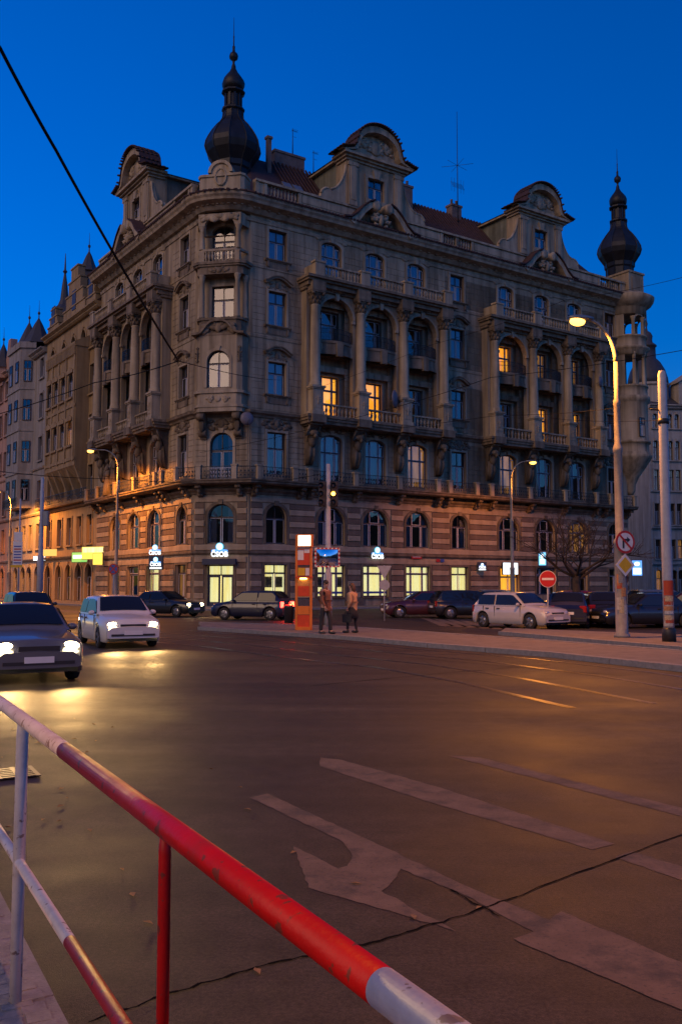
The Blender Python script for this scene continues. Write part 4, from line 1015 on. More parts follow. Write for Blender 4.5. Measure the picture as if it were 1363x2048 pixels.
# wooded hills across the river behind the viewer; the lower windows mirror them
hm_ = MB(); N = 60; v_ = []
for k in range(N+1):
    a = math.pi*(-.08+1.16*k/N); h_ = 62+15*math.sin(k*.55)+8*math.sin(k*1.7+1)+random.uniform(-2, 2)
    for rr_, zz_ in ((330, -1), (380, h_*.55), (470, h_)): v_.append((-rr_*math.cos(a), -rr_*math.sin(a)-20, zz_))
hm_.add(v_, [(3*k+j, 3*k+3+j, 3*k+4+j, 3*k+1+j) for k in range(N) for j in range(2)], True)
obj('hills', hm_, mat('wooded_hill', (.03,.032,.02), .95, .5, .05), None, kind='structure')
# ------------------------------------------------------------------ ground
def asphalt():
    m = bpy.data.materials.new('asphalt'); m.use_nodes = True; n = m.node_tree; L = n.links.new; p = n.nodes['Principled BSDF']
    geo = n.nodes.new('ShaderNodeNewGeometry')
    def noise(s, d=6, r=.6):
        t = n.nodes.new('ShaderNodeTexNoise'); t.inputs['Scale'].default_value = s; t.inputs['Detail'].default_value = d; t.inputs['Roughness'].default_value = r
        L(geo.outputs['Position'], t.inputs['Vector']); return t
    a, b, c = noise(.35), noise(5.0), noise(160.0, 3)
    r1 = n.nodes.new('ShaderNodeValToRGB'); r1.color_ramp.elements[0].position = .35; r1.color_ramp.elements[1].position = .68
    r1.color_ramp.elements[0].color = (.026,.019,.013,1); r1.color_ramp.elements[1].color = (.054,.040,.028,1); L(a.outputs['Fac'], r1.inputs[0])
    m1 = n.nodes.new('ShaderNodeMix'); m1.data_type = 'RGBA'; m1.blend_type = 'OVERLAY'; m1.inputs[0].default_value = .7; L(r1.outputs[0], m1.inputs[6]); L(b.outputs['Fac'], m1.inputs[7])
    m2 = n.nodes.new('ShaderNodeMix'); m2.data_type = 'RGBA'; m2.blend_type = 'OVERLAY'; m2.inputs[0].default_value = .95; L(m1.outputs[2], m2.inputs[6]); L(c.outputs['Fac'], m2.inputs[7])
    mp = n.nodes.new('ShaderNodeMapping'); mp.inputs['Rotation'].default_value = (0, 0, -math.atan2(.88, -.4756)); mp.inputs['Scale'].default_value = (.12, 1.5, 1)
    L(geo.outputs['Position'], mp.inputs[0]); sn = n.nodes.new('ShaderNodeTexNoise'); sn.inputs['Scale'].default_value = 1.0; sn.inputs['Detail'].default_value = 5; L(mp.outputs[0], sn.inputs['Vector'])
    g2 = noise(42.0, 4, .8); g2r = n.nodes.new('ShaderNodeMapRange'); g2r.inputs[1].default_value = .35; g2r.inputs[2].default_value = .7; g2r.inputs[3].default_value = .55; g2r.inputs[4].default_value = 1.7; L(g2.outputs['Fac'], g2r.inputs[0])
    snr = n.nodes.new('ShaderNodeMapRange'); snr.inputs[1].default_value = .3; snr.inputs[2].default_value = .7; snr.inputs[3].default_value = .6; snr.inputs[4].default_value = 1.35; L(sn.outputs['Fac'], snr.inputs[0])
    ml = n.nodes.new('ShaderNodeMath'); ml.operation = 'MULTIPLY'; L(g2r.outputs[0], ml.inputs[0]); L(snr.outputs[0], ml.inputs[1])
    vm = n.nodes.new('ShaderNodeVectorMath'); vm.operation = 'SCALE'; L(m2.outputs[2], vm.inputs[0]); L(ml.outputs[0], vm.inputs['Scale'])
    L(vm.outputs[0], p.inputs['Base Color'])
    r2 = n.nodes.new('ShaderNodeMapRange'); r2.inputs[1].default_value = .3; r2.inputs[2].default_value = .7; r2.inputs[3].default_value = .5; r2.inputs[4].default_value = .78
    L(a.outputs['Fac'], r2.inputs[0]); L(r2.outputs[0], p.inputs['Roughness']); p.inputs['Specular IOR Level'].default_value = .22
    bp = n.nodes.new('ShaderNodeBump'); bp.inputs['Strength'].default_value = .35; bp.inputs['Distance'].default_value = .012
    L(c.outputs['Fac'], bp.inputs['Height']); L(bp.outputs[0], p.inputs['Normal'])
    return m
def worn_paint():
    m = mat('road_paint', (.18,.115,.07), .8, .35, 4, .3, 120); n = m.node_tree; L = n.links.new; p = n.nodes['Principled BSDF']
    geo = n.nodes.new('ShaderNodeNewGeometry'); src = p.inputs['Base Color'].links[0].from_socket; last = src
    for sc_, lo, hi in ((2.6, .36, .52), (38.0, .30, .46)):
        t = n.nodes.new('ShaderNodeTexNoise'); t.inputs['Scale'].default_value = sc_; t.inputs['Detail'].default_value = 8; t.inputs['Roughness'].default_value = .72; L(geo.outputs['Position'], t.inputs['Vector'])
        r = n.nodes.new('ShaderNodeMapRange'); r.inputs[1].default_value = lo; r.inputs[2].default_value = hi; r.inputs[3].default_value = .75 if sc_ < 10 else .95; r.inputs[4].default_value = 0.0; L(t.outputs['Fac'], r.inputs[0])
        mx = n.nodes.new('ShaderNodeMix'); mx.data_type = 'RGBA'; L(r.outputs[0], mx.inputs[0]); L(last, mx.inputs[6]); mx.inputs[7].default_value = (.045,.038,.03,1); last = mx.outputs[2]
    L(last, p.inputs['Base Color']); return m
M_['asphalt'] = asphalt()
M_['paving'] = mat('paving', (.17,.14,.12), .8, .35, 2.5, .4, 60)
M_['kerb'] = mat('granite_kerb', (.22,.20,.19), .75, .35, 9, .3, 70)
M_['paint'] = worn_paint()
M_['tar'] = mat('tar_seal', (.006,.005,.005), .95, .3, 20, spec=.05)
M_['railsteel'] = mat('rail_steel', (.22,.20,.19), .28, .3, 12, metal=.9)
def sheet(pts, z): return MB().add([(p[0], p[1], z) for p in pts], [tuple(range(len(pts)))])
S = 1500
road = obj('road', MB().add([(-S,-200,0),(S,-200,0),(S,2*S,0),(-S,2*S,0)], [(0,1,2,3)]), M_['asphalt'], kind='structure')
# direction of the near railing
rdir = Vector((-math.sin(math.atan((CXP+316)/FPX*math.cos(PIT))), math.cos(math.atan((CXP+316)/FPX*math.cos(PIT))), 0)); rn_ = Vector((rdir.y, -rdir.x, 0))  # rn_: towards the road
P1 = gnd(31, 2010, PV); P1.z = 0
def kerbline(p0, p1, name, parent, hz=PV, w=.22, L_=1.0, inner=1):
    d = (p1-p0); n = max(1, round(d.length/L_)); ang = math.atan2(d.y, d.x); l = d.length/n
    me = cached(('kerb', round(l, 3), hz, w), lambda: MB().box(.006, l-.006, -w/2, w/2, -.02, hz+.006).mesh('kerb_stone', M_['kerb']))
    for k in range(n): 
        p = p0+d*(k/n); put('kerb_stone', me, parent, T(p.x, p.y, random.uniform(-.003,.003)) @ RZ(ang+random.uniform(-.002,.002)))
# near pavement (we stand on it), its kerb runs just outside the railing
k0, k1 = P1+rn_*.04-rdir*6, P1+rn_*.04+rdir*26
pav = obj('near_pavement', MB().prism_xy([(k0.x-rn_.x*.1, k0.y-rn_.y*.1), (k1.x-rn_.x*.1, k1.y-rn_.y*.1), (k1.x-rn_.x*8, k1.y-rn_.y*8), (k0.x-rn_.x*8, k0.y-rn_.y*8)][::-1], -.02, PV), M_['paving'], kind='structure')
kerbline(k0, k1, 'kerb', pav)
# small mosaic setts near the foot of the railing
sm_ = MB()
for i in range(-2, 34):
    for j in range(0, 9):
        p = P1+rdir*(i*.105-.6+random.uniform(-.008,.008))-rn_*(j*.105-.06+random.uniform(-.008,.008)); i0 = len(sm_.v)
        sm_.box(-.046,.046,-.046,.046,PV-.01,PV+.012+random.uniform(-.005,.005)); sm_.xf(T(p.x, p.y, 0) @ RZ(math.atan2(rdir.y, rdir.x)+random.uniform(-.08,.08)), i0)
obj('setts', sm_, M_['kerb'], pav, kind='stuff')
# tram stop island
IK = [gnd(u, v, 0) for u, v in ((400,1260),(520,1268),(690,1279),(860,1295),(1110,1315),(1363,1343),(1700,1388))]
IB = [gnd(u, v, 0) for u, v in ((400,1250),(520,1253),(690,1259),(860,1271),(1110,1290),(1363,1311),(1700,1340))]
isl = obj('stop_island', MB().prism_xy([(p.x, p.y) for p in IK]+[(p.x, p.y) for p in IB[::-1]], -.02, PV), M_['paving'], kind='structure')
for a, b in zip(IK, IK[1:]): kerbline(a, b, 'kerb', isl, .126, .24, 2.2)
for a, b in zip(IB, IB[1:]): kerbline(b, a, 'kerb', isl, .126, .2, 2.2)
# square with the tall posts and parked cars
SQ = [gnd(u, v, 0) for u, v in ((1000,1270),(1100,1279),(1363,1303),(1700,1330))]
sq = obj('square_pavement', MB().prism_xy([(p.x, p.y) for p in SQ]+[(gnd(1700,1290).x, gnd(1700,1290).y), (gnd(1010,1262).x, gnd(1010,1262).y)], -.02, PV), M_['paving'], kind='structure')
for a, b in zip(SQ, SQ[1:]): kerbline(a, b, 'kerb', sq, .126, .2, 1.5)
# pavement round the houses
bp = [pw(FL,-95,-4.2), pw(FC,-3.6,-4.0), pw(FC,3.6,-4.0), pw(FR,60,-3.6), pw(FR,60,14), pw(FL,-95,14)]
bpv = obj('house_pavement', MB().prism_xy(bp, -.02, PV-.004), M_['paving'], kind='structure')
for a, b in zip(bp[:3], bp[1:4]): kerbline(Vector((*a, 0)), Vector((*b, 0)), 'kerb', bpv, .125, .22, 2.0)
# tram tracks, set flush in the road in front of the island
tr_ = []
for dv in (0, 1, 2, 3):
    pts = []
    for i, p in enumerate(IK):
        a = IK[min(i+1, len(IK)-1)]-IK[max(i-1, 0)]; n = Vector((a.y, -a.x, 0)).normalized(); n = n if n.y < 0 else -n
        pts.append(p+n*((.75, 2.18, 3.85, 5.28)[dv]))
    mb = MB()
    for a, b in zip(pts, pts[1:]):
        d = (b-a).normalized(); n = Vector((-d.y, d.x, 0))*.04
        mb.add([(a+n)+Vector((0,0,.006)),(a-n)+Vector((0,0,.006)),(b-n)+Vector((0,0,.006)),(b+n)+Vector((0,0,.006))], [(0,1,2,3)])
        n2 = n*1.9; mb.add([(a+n2)+Vector((0,0,.003)),(a-n2)+Vector((0,0,.003)),(b-n2)+Vector((0,0,.003)),(b+n2)+Vector((0,0,.003))], [(0,1,2,3)])
    o = obj('tram_rail', mb, M_['railsteel'], road)
# painted markings, each laid on the road where the photograph shows it
def paint(px, name='lane_marking', m='paint', z=.0025):
    pts = [gnd(u, v, 0) for u, v in px]; out_ = []
    for a, b in zip(pts, pts[1:]+pts[:1]):
        n = max(1, min(60, int((b-a).length/.07)))
        for k in range(n): out_.append(a+(b-a)*(k/n)+Vector((random.uniform(-1,1), random.uniform(-1,1), 0))*.009*(1 if k else 0))
    from mathutils.geometry import tessellate_polygon
    tri = tessellate_polygon([[Vector((p.x, p.y, 0)) for p in out_]])
    mb = MB().add([(p.x, p.y, z) for p in out_], [t if (out_[t[1]]-out_[t[0]]).cross(out_[t[2]]-out_[t[0]]).z > 0 else t[::-1] for t in tri]); return obj(name, mb, M_[m], road)
c6 = lambda x, y: (480+x/2.198, 1560+y/2.198); c8 = lambda x, y: (680+x/1.996, 1280+y/1.996)
paint([c6(*p) for p in [(40,78),(120,60),(560,262),(1000,470),(1365,620),(1420,655),(1290,668),(985,507),(705,392),(670,445),(620,490),(950,667),(700,590),(300,475),(235,293),(430,390),(470,378),(492,335),(470,300),(435,262)]][::-1], 'turn_arrow')
paint([c8(*p) for p in [(690,1195),(790,1158),(880,1085),(1363,1290),(1700,1440),(1700,1625),(1363,1480)]][::-1], 'straight_arrow_head', 'paint', .0035)
paint([c8(*p) for p in [(-80,470),(0,478),(400,590),(1095,815),(1005,838),(330,640),(-80,505)]][::-1])
paint([c8(*p) for p in [(1165,845),(1420,925),(1800,1040),(1800,1085),(1363,962),(1095,868)]][::-1])
paint([c8(*p) for p in [(430,462),(560,470),(1363,672),(1800,780),(1800,815),(1363,705),(960,600)]][::-1])
paint([(0,1212),(210,1226),(205,1229),(0,1215)][::-1])
for k in range(7):   # crossing stripes beyond the island
    x = 840+k*26; paint([(x,1236+k*1.6),(x+16,1237+k*1.6),(x+70,1252+k*1.6),(x+40,1252+k*1.6)][::-1], 'crossing_stripe')
# tarred joints
def joint(px, w=.013, z=.0045):
    pts = [gnd(u, v, 0) for u, v in px]; mb = MB(); fine = []
    for a, b in zip(pts, pts[1:]):
        for k in range(10): fine.append(a+(b-a)*(k/10)+Vector((random.uniform(-1,1), random.uniform(-1,1), 0))*w*.9)
    fine.append(pts[-1])
    for a, b in zip(fine, fine[1:]):
        d = (b-a).normalized(); n = Vector((-d.y, d.x, 0))*w*random.uniform(.3,.8); zz = Vector((0,0,z))
        mb.add([a+n+zz, a-n+zz, b-n+zz, b+n+zz], [(0,1,2,3)])
    obj('tar_joint', mb, M_['tar'], road)
joint([(180,2048),(330,1990),(560,1925),(760,1882),(930,1830),(1040,1790),(1363,1670)])
joint([(1000,1835),(900,1780)], .012); joint([(620,1372),(900,1345),(1100,1330)], .02); joint([(760,1310),(1000,1332),(1250,1352)], .02)
# gutter grate by the kerb
gp_ = gnd(12, 1550); gr = obj('drain_grate', MB(), M_['tar'], None, T(gp_.x, gp_.y, .004) @ RZ(math.atan2(rdir.y, rdir.x)))
tag(gr, 'iron gutter grate in the road at the left edge behind the railing', 'grate')
gr.data = MB().add([(-.26,-.26,.001),(.26,-.26,.001),(.26,.26,.001),(-.26,.26,.001)], [(0,1,2,3)]).mesh('drain_grate', M_['tar'])
bars = MB()
for k in range(6): x = -.21+k*.084; bars.box(x-.022, x+.022, -.25, .25, .004, .016)
for y in (-.255, -.085, .085, .255): bars.box(-.26, .26, y-.02, y+.02, .0045, .017)
obj('grate_bars', bars, mat('cast_iron', (.07,.065,.06), .45, .3, 20, metal=.6), gr, WM[gr.name])
# fallen leaves on the near lane
lf = MB()
for k in range(40):
    t, q = random.uniform(0, 9), random.uniform(.2, 2.6); p = P1+rdir*t+rn_*q; i0 = len(lf.v)
    s_ = random.uniform(.02,.045); lf.add([(-s_,0,.006),(0,-s_*.45,.012),(s_,0,.008),(0,s_*.5,.016)], [(0,1,2,3)]); lf.xf(T(p.x, p.y, 0) @ RZ(random.uniform(0,6)), i0)
obj('fallen_leaves', lf, mat('dead_leaf', (.30,.17,.06), .8, .4, 30), None, label='small dry leaves scattered on the near lane', category='leaves', kind='stuff')

# ------------------------------------------------------------------ red and white railing
def enamel(name, c, chip):
    m = mat(name, c, .38, .22, 5, .06, 50, spec=.28); n = m.node_tree; L = n.links.new; p = n.nodes['Principled BSDF']; last = p.inputs['Base Color'].links[0].from_socket
    geo = n.nodes.new('ShaderNodeNewGeometry')
    for sc_, lo, hi, st in ((26.0, .62, .65, .9), (7.0, .55, .75, .45), (90.0, .68, .72, .7)):
        t = n.nodes.new('ShaderNodeTexNoise'); t.inputs['Scale'].default_value = sc_; t.inputs['Detail'].default_value = 7; L(geo.outputs['Position'], t.inputs['Vector'])
        r = n.nodes.new('ShaderNodeMapRange'); r.inputs[1].default_value = lo; r.inputs[2].default_value = hi; r.inputs[4].default_value = st; L(t.outputs['Fac'], r.inputs[0])
        mx = n.nodes.new('ShaderNodeMix'); mx.data_type = 'RGBA'; L(r.outputs[0], mx.inputs[0]); L(last, mx.inputs[6]); mx.inputs[7].default_value = (*chip, 1); last = mx.outputs[2]
        if sc_ == 7.0: q = n.nodes.new('ShaderNodeMapRange'); q.inputs[3].default_value = .3; q.inputs[4].default_value = .6; L(t.outputs['Fac'], q.inputs[0]); L(q.outputs[0], p.inputs['Roughness'])
    L(last, p.inputs['Base Color']); return m
red = enamel('red_enamel', (.42,.003,.003), (.13,.03,.02)); whp = enamel('white_enamel', (.60,.54,.51), (.2,.13,.1))
def railpt(u, v):
    r = ray(u, v); n = rn_; t = (P1.dot(n))/(r.dot(n)); q = Vector((0,0,EYE))+r*t
    return (q-P1).dot(rdir), q.z
ZT = railpt(329,1650)[1]; ZL = railpt(140,1884)[1]
rg = thing('street_railing', 'red and white striped tubular railing along the near pavement edge', 'railing', T(P1.x, P1.y, PV))
def rseg(name, t0, t1, z, r, m):
    a, b = P1+rdir*t0, P1+rdir*t1; obj(name, MB().tube([(a.x,a.y,z),(b.x,b.y,z)], r, 24), m, rg)
ta, tb2 = railpt(130,1502)[0], railpt(765,1962)[0]
rseg('top_rail', ta, ta+3.2, ZT, .0275, whp); rseg('top_rail', tb2, ta, ZT, .0276, red); rseg('top_rail', tb2-1.6, tb2, ZT, .0275, whp); rseg('top_rail', ta+3.2, ta+6, ZT, .0276, red)
tc = railpt(140,1884)[0]
rseg('lower_rail', tc, tc+2.9, ZL, .0205, whp); rseg('lower_rail', tc-1.5, tc, ZL, .0206, red); rseg('lower_rail', tc-3.2, tc-1.5, ZL, .0205, whp); rseg('lower_rail', tc+2.9, tc+5.9, ZL, .0206, red)
t2 = railpt(330,1700)[0]
for t, m in ((0, whp), (t2, red), (2*t2, whp), (-t2, red), (-2*t2, whp)):
    p = P1+rdir*t; rp = .024 if m is whp else .0145; mb = MB().lathe([(rp,-.02),(rp,ZT-PV-.06),(rp*.8,ZT-PV-.01)], 18); obj('post', mb, m, rg, T(p.x, p.y, PV))
    obj('post_foot', MB().box(-.06,.06,-.06,.06,-.02,.015), M_['kerb'], rg, T(p.x, p.y, PV) @ RZ(math.atan2(rdir.y, rdir.x)))

# ------------------------------------------------------------------ street lamps
SOD = (1.0, .33, .035)
M_['lamp'] = emis('sodium_glass', (1.0,.46,.07), 2.0, base=(.8,.6,.3)); M_['pole'] = mat('pole_paint', (.20,.19,.18), .5, .3, 6, .1, 40)
M_['galv'] = mat('pole_grey', (.34,.34,.36), .5, .2, 5, .05, 30)
def lamp(base, head, label, power, posters=False, zbase=0.0):
    t = thing('street_lamp', label, 'street lamp', T(base.x, base.y, zbase), 'sodium street lamps')
    M = T(base.x, base.y, zbase); d = Vector((head.x-base.x, head.y-base.y, 0)); L_ = d.length; u = d/L_; h = head.z-zbase
    mb = MB().lathe([(.25,0),(.25,.08),(.19,.15),(.185,2.9),(.2,2.95),(.2,3.05),(.135,3.15),(.13,h*.58),(.15,h*.585),(.15,h*.595),(.1,h*.61),(.095,h*.73),(.11,h*.735),(.11,h*.745),(.075,h*.755),(.07,h-1.3)], 16)
    obj('pole', mb, M_['pole'], t, M)
    arm = []; Ra = min(1.25, L_*.85)
    for k in range(11):
        a = math.pi/2*k/10; arm.append(u*(Ra*(1-math.cos(a)))+Vector((0,0,h-1.3+1.35*math.sin(a))))
    arm.append(u*(L_-.35)+Vector((0,0,h+.05)))
    obj('arm', MB().tube(arm, [.07-.03*k/11 for k in range(12)], 10), M_['pole'], t, M)
    HM = T(head.x, head.y, head.z) @ RZ(math.atan2(u.y, u.x))
    hd = MB().ell((-.08,0,.07), (.46,.17,.1), 14, 8); obj('head', hd, M_['grey'], t, HM)
    obj('lamp_glass', MB().ell((.06,0,-.05), (.27,.15,.15), 14, 8), M_['lamp'], t, HM)
    ld = bpy.data.lights.new('sodium_light', 'SPOT'); ld.energy = power; ld.color = SOD; ld.shadow_soft_size = .14; ld.spot_size = R_(172); ld.spot_blend = .3
    lo = bpy.data.objects.new('sodium_light', ld); COL.objects.link(lo); lo.parent = t; lo.location = WM[t.name].inverted() @ Vector((head.x, head.y, head.z-.36))
    if posters:
        rnp = random.Random(3); cols = [(.45,.40,.34),(.4,.07,.03),(.5,.36,.2),(.2,.2,.22),(.5,.46,.42),(.45,.2,.08)]
        for k in range(16):
            z = rnp.uniform(.25, 2.3); a = rnp.uniform(-2.7,-.4); hgt = rnp.uniform(.2,.42); wd_ = rnp.uniform(.5,.95); r = .195+.003*(k % 4)
            mb = MB(); n = 5; vs = []
            for q in range(n+1): b = a+wd_*q/n; vs += [(r*math.cos(b), r*math.sin(b), z), (r*math.cos(b), r*math.sin(b), z+hgt)]
            mb.add(vs, [(2*q, 2*q+2, 2*q+3, 2*q+1) for q in range(n)])
            obj('poster', mb, cached(('post', k % 6), lambda: mat('poster', cols[k % 6], .8, .5, 25)), t, M)
    return t
b1 = gnd(1243,1275,PV); lamp(b1, at(1157,640,b1.y-.3), 'tall street lamp with pasted posters on its base beside the round no right turn sign', 1900, True, PV)
b2 = at(1023,1100,72); b2.z = 0; lamp(b2, at(1063,924,72), 'street lamp in front of the bank windows, its arm bent to the right', 1000)
b3 = at(233,1100,72.0); b3.z = 0; lamp(b3, at(183,901,72.0), 'street lamp at the left end of the corner building', 2800)
b4 = at(20,1100,96.0); b4.z = 0; lamp(b4, at(-3,983,96.0), 'far street lamp half cut by the left edge', 4200)
b5 = P1-rn_*2.2-rdir*9.5; lamp(b5, Vector((b5.x+rn_.x*2.6, b5.y+rn_.y*2.6, 9.6)), 'street lamp on the near pavement behind the viewer', 1200, False, PV)
# ------------------------------------------------------------------ writing: built-in font turned into thin mesh
def text_mesh(txt, size, m, depth=.004, bold=0.0):
    cu = bpy.data.curves.new('lettering', 'FONT'); cu.body = txt; cu.size = size; cu.extrude = depth; cu.align_x = 'CENTER'; cu.align_y = 'CENTER'; cu.offset = bold
    cu.resolution_u = 3
    o = bpy.data.objects.new('tmp', cu); COL.objects.link(o); bpy.context.view_layer.update()
    me = bpy.data.meshes.new_from_object(o.evaluated_get(bpy.context.evaluated_depsgraph_get()))
    bpy.data.objects.remove(o); me.materials.clear(); me.materials.append(m); me.name = 'lettering'
    return me
UP = Matrix.Rotation(R_(90), 4, 'X')     # text plane -> upright, facing -Y
M_['sg_blue'] = emis('sign_blue', (.02,.30,1.0), .55); M_['sg_white'] = emis('sign_white', (.85,.95,1.0), .75); M_['sg_cyan'] = emis('sign_cyan', (.04,.55,1.0), .65)
M_['sg_yellow'] = emis('sign_yellow', (1.0,.68,.02), .5); M_['sg_green'] = emis('sign_green', (.10,.6,.05), .4); M_['sg_orange'] = emis('sign_orange', (1.0,.45,.03), .4)
M_['sg_red'] = mat('sign_red', (.42,.02,.012), .4, .15, 8); M_['sg_wh'] = mat('sign_white_paint', (.62,.58,.56), .5, .12, 8); M_['sg_blk'] = mat('sign_black', (.02,.02,.022), .5, .1, 8)
M_['sg_bl'] = mat('sign_blue_paint', (.05,.08,.30), .45, .15, 8); M_['sg_yl'] = mat('sign_yellow_paint', (.62,.36,.01), .45, .15, 8)
def emblem(par, M, w):
    # round badge on a flat stripe over the lettering
    obj('badge', MB().lathe([(w*.17,0),(w*.17,.03)], 20).xf(UP.inverted() if False else Matrix.Rotation(R_(90),4,'X')), M_['sg_white'], par, M @ T(0,-.02,w*.36))
    obj('badge_rim', MB().lathe([(w*.23,0),(w*.23,.02)], 20).xf(Matrix.Rotation(R_(90),4,'X')), M_['sg_cyan'], par, M @ T(0,0,w*.36))
    obj('stripe', MB().prism_xz([(-w*.5,w*.08),(w*.5,w*.08),(w*.48,w*.17),(w*.3,w*.2),(-w*.3,w*.2),(-w*.48,w*.17)], -.03, .0), M_['sg_blue'], par, M)
    put('lettering', text_mesh('ČSOB', w*.40, M_['sg_white'], .01, .012*w), par, M @ T(0,-.03,-w*.09) @ UP)
def bank_sign(F, x, y, z, w, label, box=False, rz=0.0):
    M = F @ T(x, y, z) @ RZ(rz)
    t = thing('bank_sign', label, 'sign', M, 'lit bank signs')
    if box:
        obj('sign_box', MB().bbox(-w*.62, w*.62, 0, .16, -w*.5, w*.68, .02), M_['navy'], t, M)
        obj('light_panel', MB().box(-w*.5, w*.5, -.008, .001, -w*.42, -w*.30), M_['sg_white'], t, M)
        emblem(t, M @ T(0,-.012,0), w*.9)
    else:
        emblem(t, M, w); obj('mounting_bar', MB().box(-w*.4, w*.4, .0, .05, -.03, .03), M_['navy'], t, M)
    return t
bank_sign(FC, 0, -.2, 4.05, 1.25, 'lit blue and white bank sign over the corner door')
bank_sign(FR, 11.45, -.22, 4.05, 1.15, 'lit blue and white bank sign over the middle shop window')
bank_sign(FL, -4.6, -1.0, 4.25, .95, 'small lit bank sign high on the left facade', rz=.75)
bank_sign(FL, -4.2, -1.1, 3.35, .95, 'boxed lit bank sign projecting from the left facade', True, rz=.75)
bank_sign(FR, 22.4, -.5, 3.25, .62, 'small boxed bank sign on the pier right of the shop windows', True, rz=-.5)
# navy fascias and blue stripe decals on the bank windows, posters inside
for x, w in ((2.3,1.9),(7.2,2.5),(11.45,2.5),(15.73,2.5),(20.27,1.9)):
    obj('fascia', MB().box(x-w/2+.01, x+w/2-.01, -.06, .18, 3.22, 3.5), M_['navy'], main, FR)
    obj('window_stripe', MB().box(x-w/2+.08, x+w/2-.08, .185, .192, 1.05, 1.22), M_['sg_bl'], main, FR)
    obj('shop_sill', MB().box(x-w/2-.1, x+w/2+.1, -.16, .1, .7, .8), SO, main, FR)
obj('fascia', MB().box(-1.25, 1.25, -.45, .1, 3.2, 3.62), M_['navy'], main, FC)
pst = mat('poster_print', (.16,.15,.2), .6, .8, 6, col2=(.5,.42,.36))
for x in (1.85, 2.75, 6.3, 8.15): obj('window_poster', MB().box(x-.3, x+.3, .30, .305, 1.55, 2.35), pst, main, FR)
# door leaves and handles of the corner entrance
dr = MB()
for s in (-1, 1):
    dr.box(s*.5-.44, s*.5-.32, .15, .2, .14, 2.42); dr.box(s*.5+.32, s*.5+.44, .15, .2, .14, 2.42); dr.box(s*.5-.32, s*.5+.32, .15, .2, .14, .5); dr.box(s*.5-.32, s*.5+.32, .15, .2, 2.28, 2.42)
obj('door', dr, M_['navy'], main, FC)
obj('door_step', MB().box(-1.2, 1.2, -.6, 0, .02, .2), M_['kerb'], main, FC)
# blank bright light box over the far door, cyan and blue hanging signs
def lightbox(F, x, y, z, w, h, m, label, rz=0, extra=None):
    M = F @ T(x, y, z) @ RZ(rz); t = thing('light_box_sign', label, 'sign', M, 'lit shop signs')
    obj('sign_case', MB().box(-w/2-.04, w/2+.04, .012, .16, -h/2-.04, h/2+.04), M_['navy'], t, M); obj('light_panel', MB().box(-w/2, w/2, -.012, .011, -h/2, h/2), m, t, M)
    if extra: extra(t, M)
    return t
lightbox(FR, 25.9, -.35, 3.15, 1.75, 1.0, M_['sg_white'], 'large white light box sign over the far doorway')
def cy(t, M):
    obj('panel_mark', MB().ell((0,-.016,.22), (.16,.006,.2), 12, 6), M_['sg_white'], t, M); obj('panel_mark', MB().box(-.2,.2,-.02,-.013,-.42,-.05), M_['sg_white'], t, M)
lightbox(FR, 29.2, -1.0, 4.05, .62, 1.15, M_['sg_cyan'], 'tall cyan hanging sign behind the bare tree', -.6, cy)
lightbox(FR, 42.3, -1.0, 3.35, .95, 1.45, M_['sg_blue'], 'blue hanging sign at the far right corner of the building', -.6, lambda t, M: (obj('panel_mark', MB().ell((0,-.016,.4), (.28,.006,.2), 12, 6), M_['sg_white'], t, M), obj('panel_mark', MB().box(-.38,.38,-.02,-.013,-.6,.0), M_['sg_white'], t, M)))
lightbox(FL, -19.6, -.6, 4.6, 2.6, 1.1, M_['sg_yellow'], 'bright yellow shop sign at the end of the left facade', .5, lambda t, M: obj('panel_mark', MB().box(-1.2,1.2,-.02,-.013,.05,.5), M_['shop'], t, M))
lightbox(FL, -17.5, -.9, 4.0, .9, 1.0, M_['sg_yellow'], 'small yellow hanging sign next to the left street lamp', .75)
lightbox(FL, -23.2, -.6, 4.3, 1.9, .9, M_['sg_green'], 'green and white shop sign on the ochre house', .5, lambda t, M: obj('panel_mark', MB().box(-.8,.8,-.02,-.013,-.1,.2), M_['sg_white'], t, M))
lightbox(FL, -33.0, -.5, 5.0, 2.2, .7, M_['sg_orange'], 'small orange lit sign far along the left street', .5)
lightbox(FL, -36.3, -.5, 4.5, 1.7, .45, M_['sg_white'], 'small white lit sign far along the left street', .5)
# street name and house number plates
pt = MB().prism_xz([(-.5,-.16),(.5,-.16),(.56,0),(.5,.16),(-.5,.16),(-.56,0)], -.03, 0); PM = FR @ T(15.5,-.12,4.0)
np_ = obj('street_name_plate', pt, M_['sg_red'], None, PM); tag(np_, 'red street name plate above the third shop window', 'sign')
obj('border', MB().box(-.42,.42,-.034,-.029,-.02,.02), M_['sg_wh'], np_, PM)
PM = FR @ T(18.0,-.14,3.75); hn = thing('house_number_plates', 'pair of small house number plates beside the fourth shop window', 'sign', PM)
obj('plate', MB().box(-.42,-.05,-.03,0,-.13,.13), M_['sg_red'], hn, PM); obj('plate', MB().box(.05,.42,-.03,0,-.13,.13), M_['sg_bl'], hn, PM)

